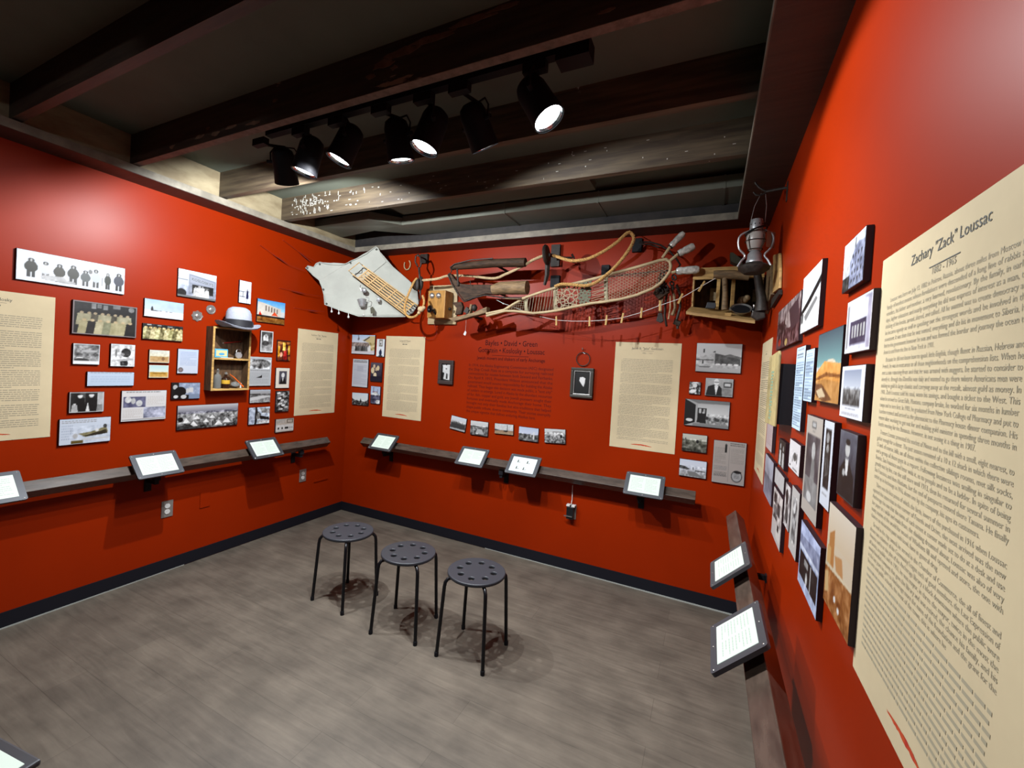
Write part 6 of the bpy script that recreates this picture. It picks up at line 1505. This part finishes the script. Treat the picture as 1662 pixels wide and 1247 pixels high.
build('burner_collar', MB().lathe([(.020, fz(.56)), (.024, fz(.60)), (.032, fz(.64)), (.034, fz(.74)), (.038, fz(.76)), (.038, fz(.80)), (.001, fz(.81))], (lx, -LD, 0), (0, 0, 1), 24), M['tin'], r, smooth=True)
build('oil_font', MB().lathe([(.030, fz(.79)), (.058, fz(.84)), (.074, fz(.88)), (.070, fz(.93)), (.045, fz(1.0)), (.001, fz(1.0))], (lx, -LD, 0), (0, 0, 1), 28), M['iron'], r, smooth=True)
for sg in (-1, 1):
    build('side_tube', MB().tube(smooth_pts([(lx + sg * .030, -LD, fz(.20)), (lx + sg * .066, -LD, fz(.26)), (lx + sg * .078, -LD, fz(.36)), (lx + sg * .072, -LD, fz(.52)), (lx + sg * .044, -LD, fz(.66)), (lx + sg * .060, -LD, fz(.76)), (lx + sg * .074, -LD, fz(.86))]), .0055, 8), M['tin'], r, smooth=True)
for z_, rd in ((fz(.24), .046), (fz(.40), .048), (fz(.56), .034)): build('guard_ring', MB().torus((lx, -LD, z_), rd, .0018, (0, 0, 1), 28, 5), M['iron'], r)
for k in range(4):
    a_ = math.radians(45 + 90 * k); build('guard_wire', MB().tube([(lx + math.cos(a_) * .033, -LD + math.sin(a_) * .033, fz(.20)), (lx + math.cos(a_) * .048, -LD + math.sin(a_) * .048, fz(.38)), (lx + math.cos(a_) * .034, -LD + math.sin(a_) * .034, fz(.57))], .0018, 5), M['iron'], r)
build('reflector', MB().prism([(lx + .045, -LD - .03, fz(.24)), (lx + .085, -LD + .02, fz(.24)), (lx + .085, -LD + .02, fz(.54)), (lx + .045, -LD - .03, fz(.54))], (.002, .002, 0)), mat('tan_reflector', (.45, .34, .22), rough=.5), r)
jz = Vector((3.543,-0.75,2.542)).z
build('bail', MB().tube([(lx - .028, -LD, fz(.03)), (lx - .016, -LD, fz(-.25)), (lx + .010, -LD, jz + .004), (lx + .030, -LD, jz - .002), (lx + .038, -LD, fz(-.25)), (lx + .036, -LD, fz(.06))], .002, 6), M['steel'], r, smooth=True)
build('lifting_ring', MB().torus((lx, -LD, fz(-.02)), .024, .0018, (0, 1, 0), 20, 5, (0, 180)), M['iron'], r)
build('wrapped_band', MB().torus((lx, -LD, fz(.22)), .050, .0045, (-.35, .1, 1), 28, 6), M['gloss_black'], r, smooth=True)

# tan boards on the right wall behind the lantern, and the plaque
r = thing('split_plank', 'split tan wooden plank mounted on the right wall beside the crate', 'plank', (3.627,-0.7895,2.135))
build('board', MB().prism([(3.645,-0.4844,2.293), (3.645,-0.7429,2.235), (3.645,-0.8141,2.129), (3.645,-0.8363,2.04), (3.645,-0.5803,2.062)], (-.012, 0, 0)), M['crate'], r, bevel=.003)
build('board', MB().prism([(3.645,-0.2726,2.281), (3.645,-0.4884,2.237), (3.645,-0.5841,2.055), (3.645,-0.3233,1.984)], (-.02, 0, 0)), M['old_wood'], r, bevel=.003)
build('iron_strap', MB().prism([(3.645,-0.5723,2.03), (3.645,-0.8613,2.029), (3.645,-0.8736,2.003), (3.645,-0.5722,1.983)], (-.014, 0, 0)), M['iron'], r)
kind, u, z, w, h, rot = PH['H9']
r = bpy.data.objects.new('wooden_plaque', None); C.objects.link(r); r.matrix_world = wall_frame('r', u, z, 0.0, 0)
tag(r, 'worn tan wooden plaque with pale green letters standing off the right wall', 'plaque')
build('shadow_block', MB().bx((-w / 2 + .02, -h / 2 + .03, .001), (w / 2 - .004, h / 2 - .05, .05)), M['black'], r)  # black block behind the board stands in for its shadow on the wall
build('board', MB().prism([(-w / 2, -h / 2 + .01, .05), (w / 2, -h / 2 + .02, .05), (w / 2 + .002, h / 2 - .015, .05), (w / 2 - .02, h / 2, .05), (-w / 2 + .01, h / 2 - .01, .05)], (0, 0, .008)), mat('worn_tan_board', (.34, .27, .12), rough=.6, noise=.35, scale=9), r, bevel=.002)
g = MB()
for k in range(15): bars(g, -.030 + .006 * (k % 2), .045 - .01 * (k % 3), h / 2 - .085 - k * .0135, .0085, 500 + k, word=(.012, .04), gap=.01, z=.0586)
build('green_lettering', g, mat('pale_green_paint', (.22, .36, .25), rough=.6), r)
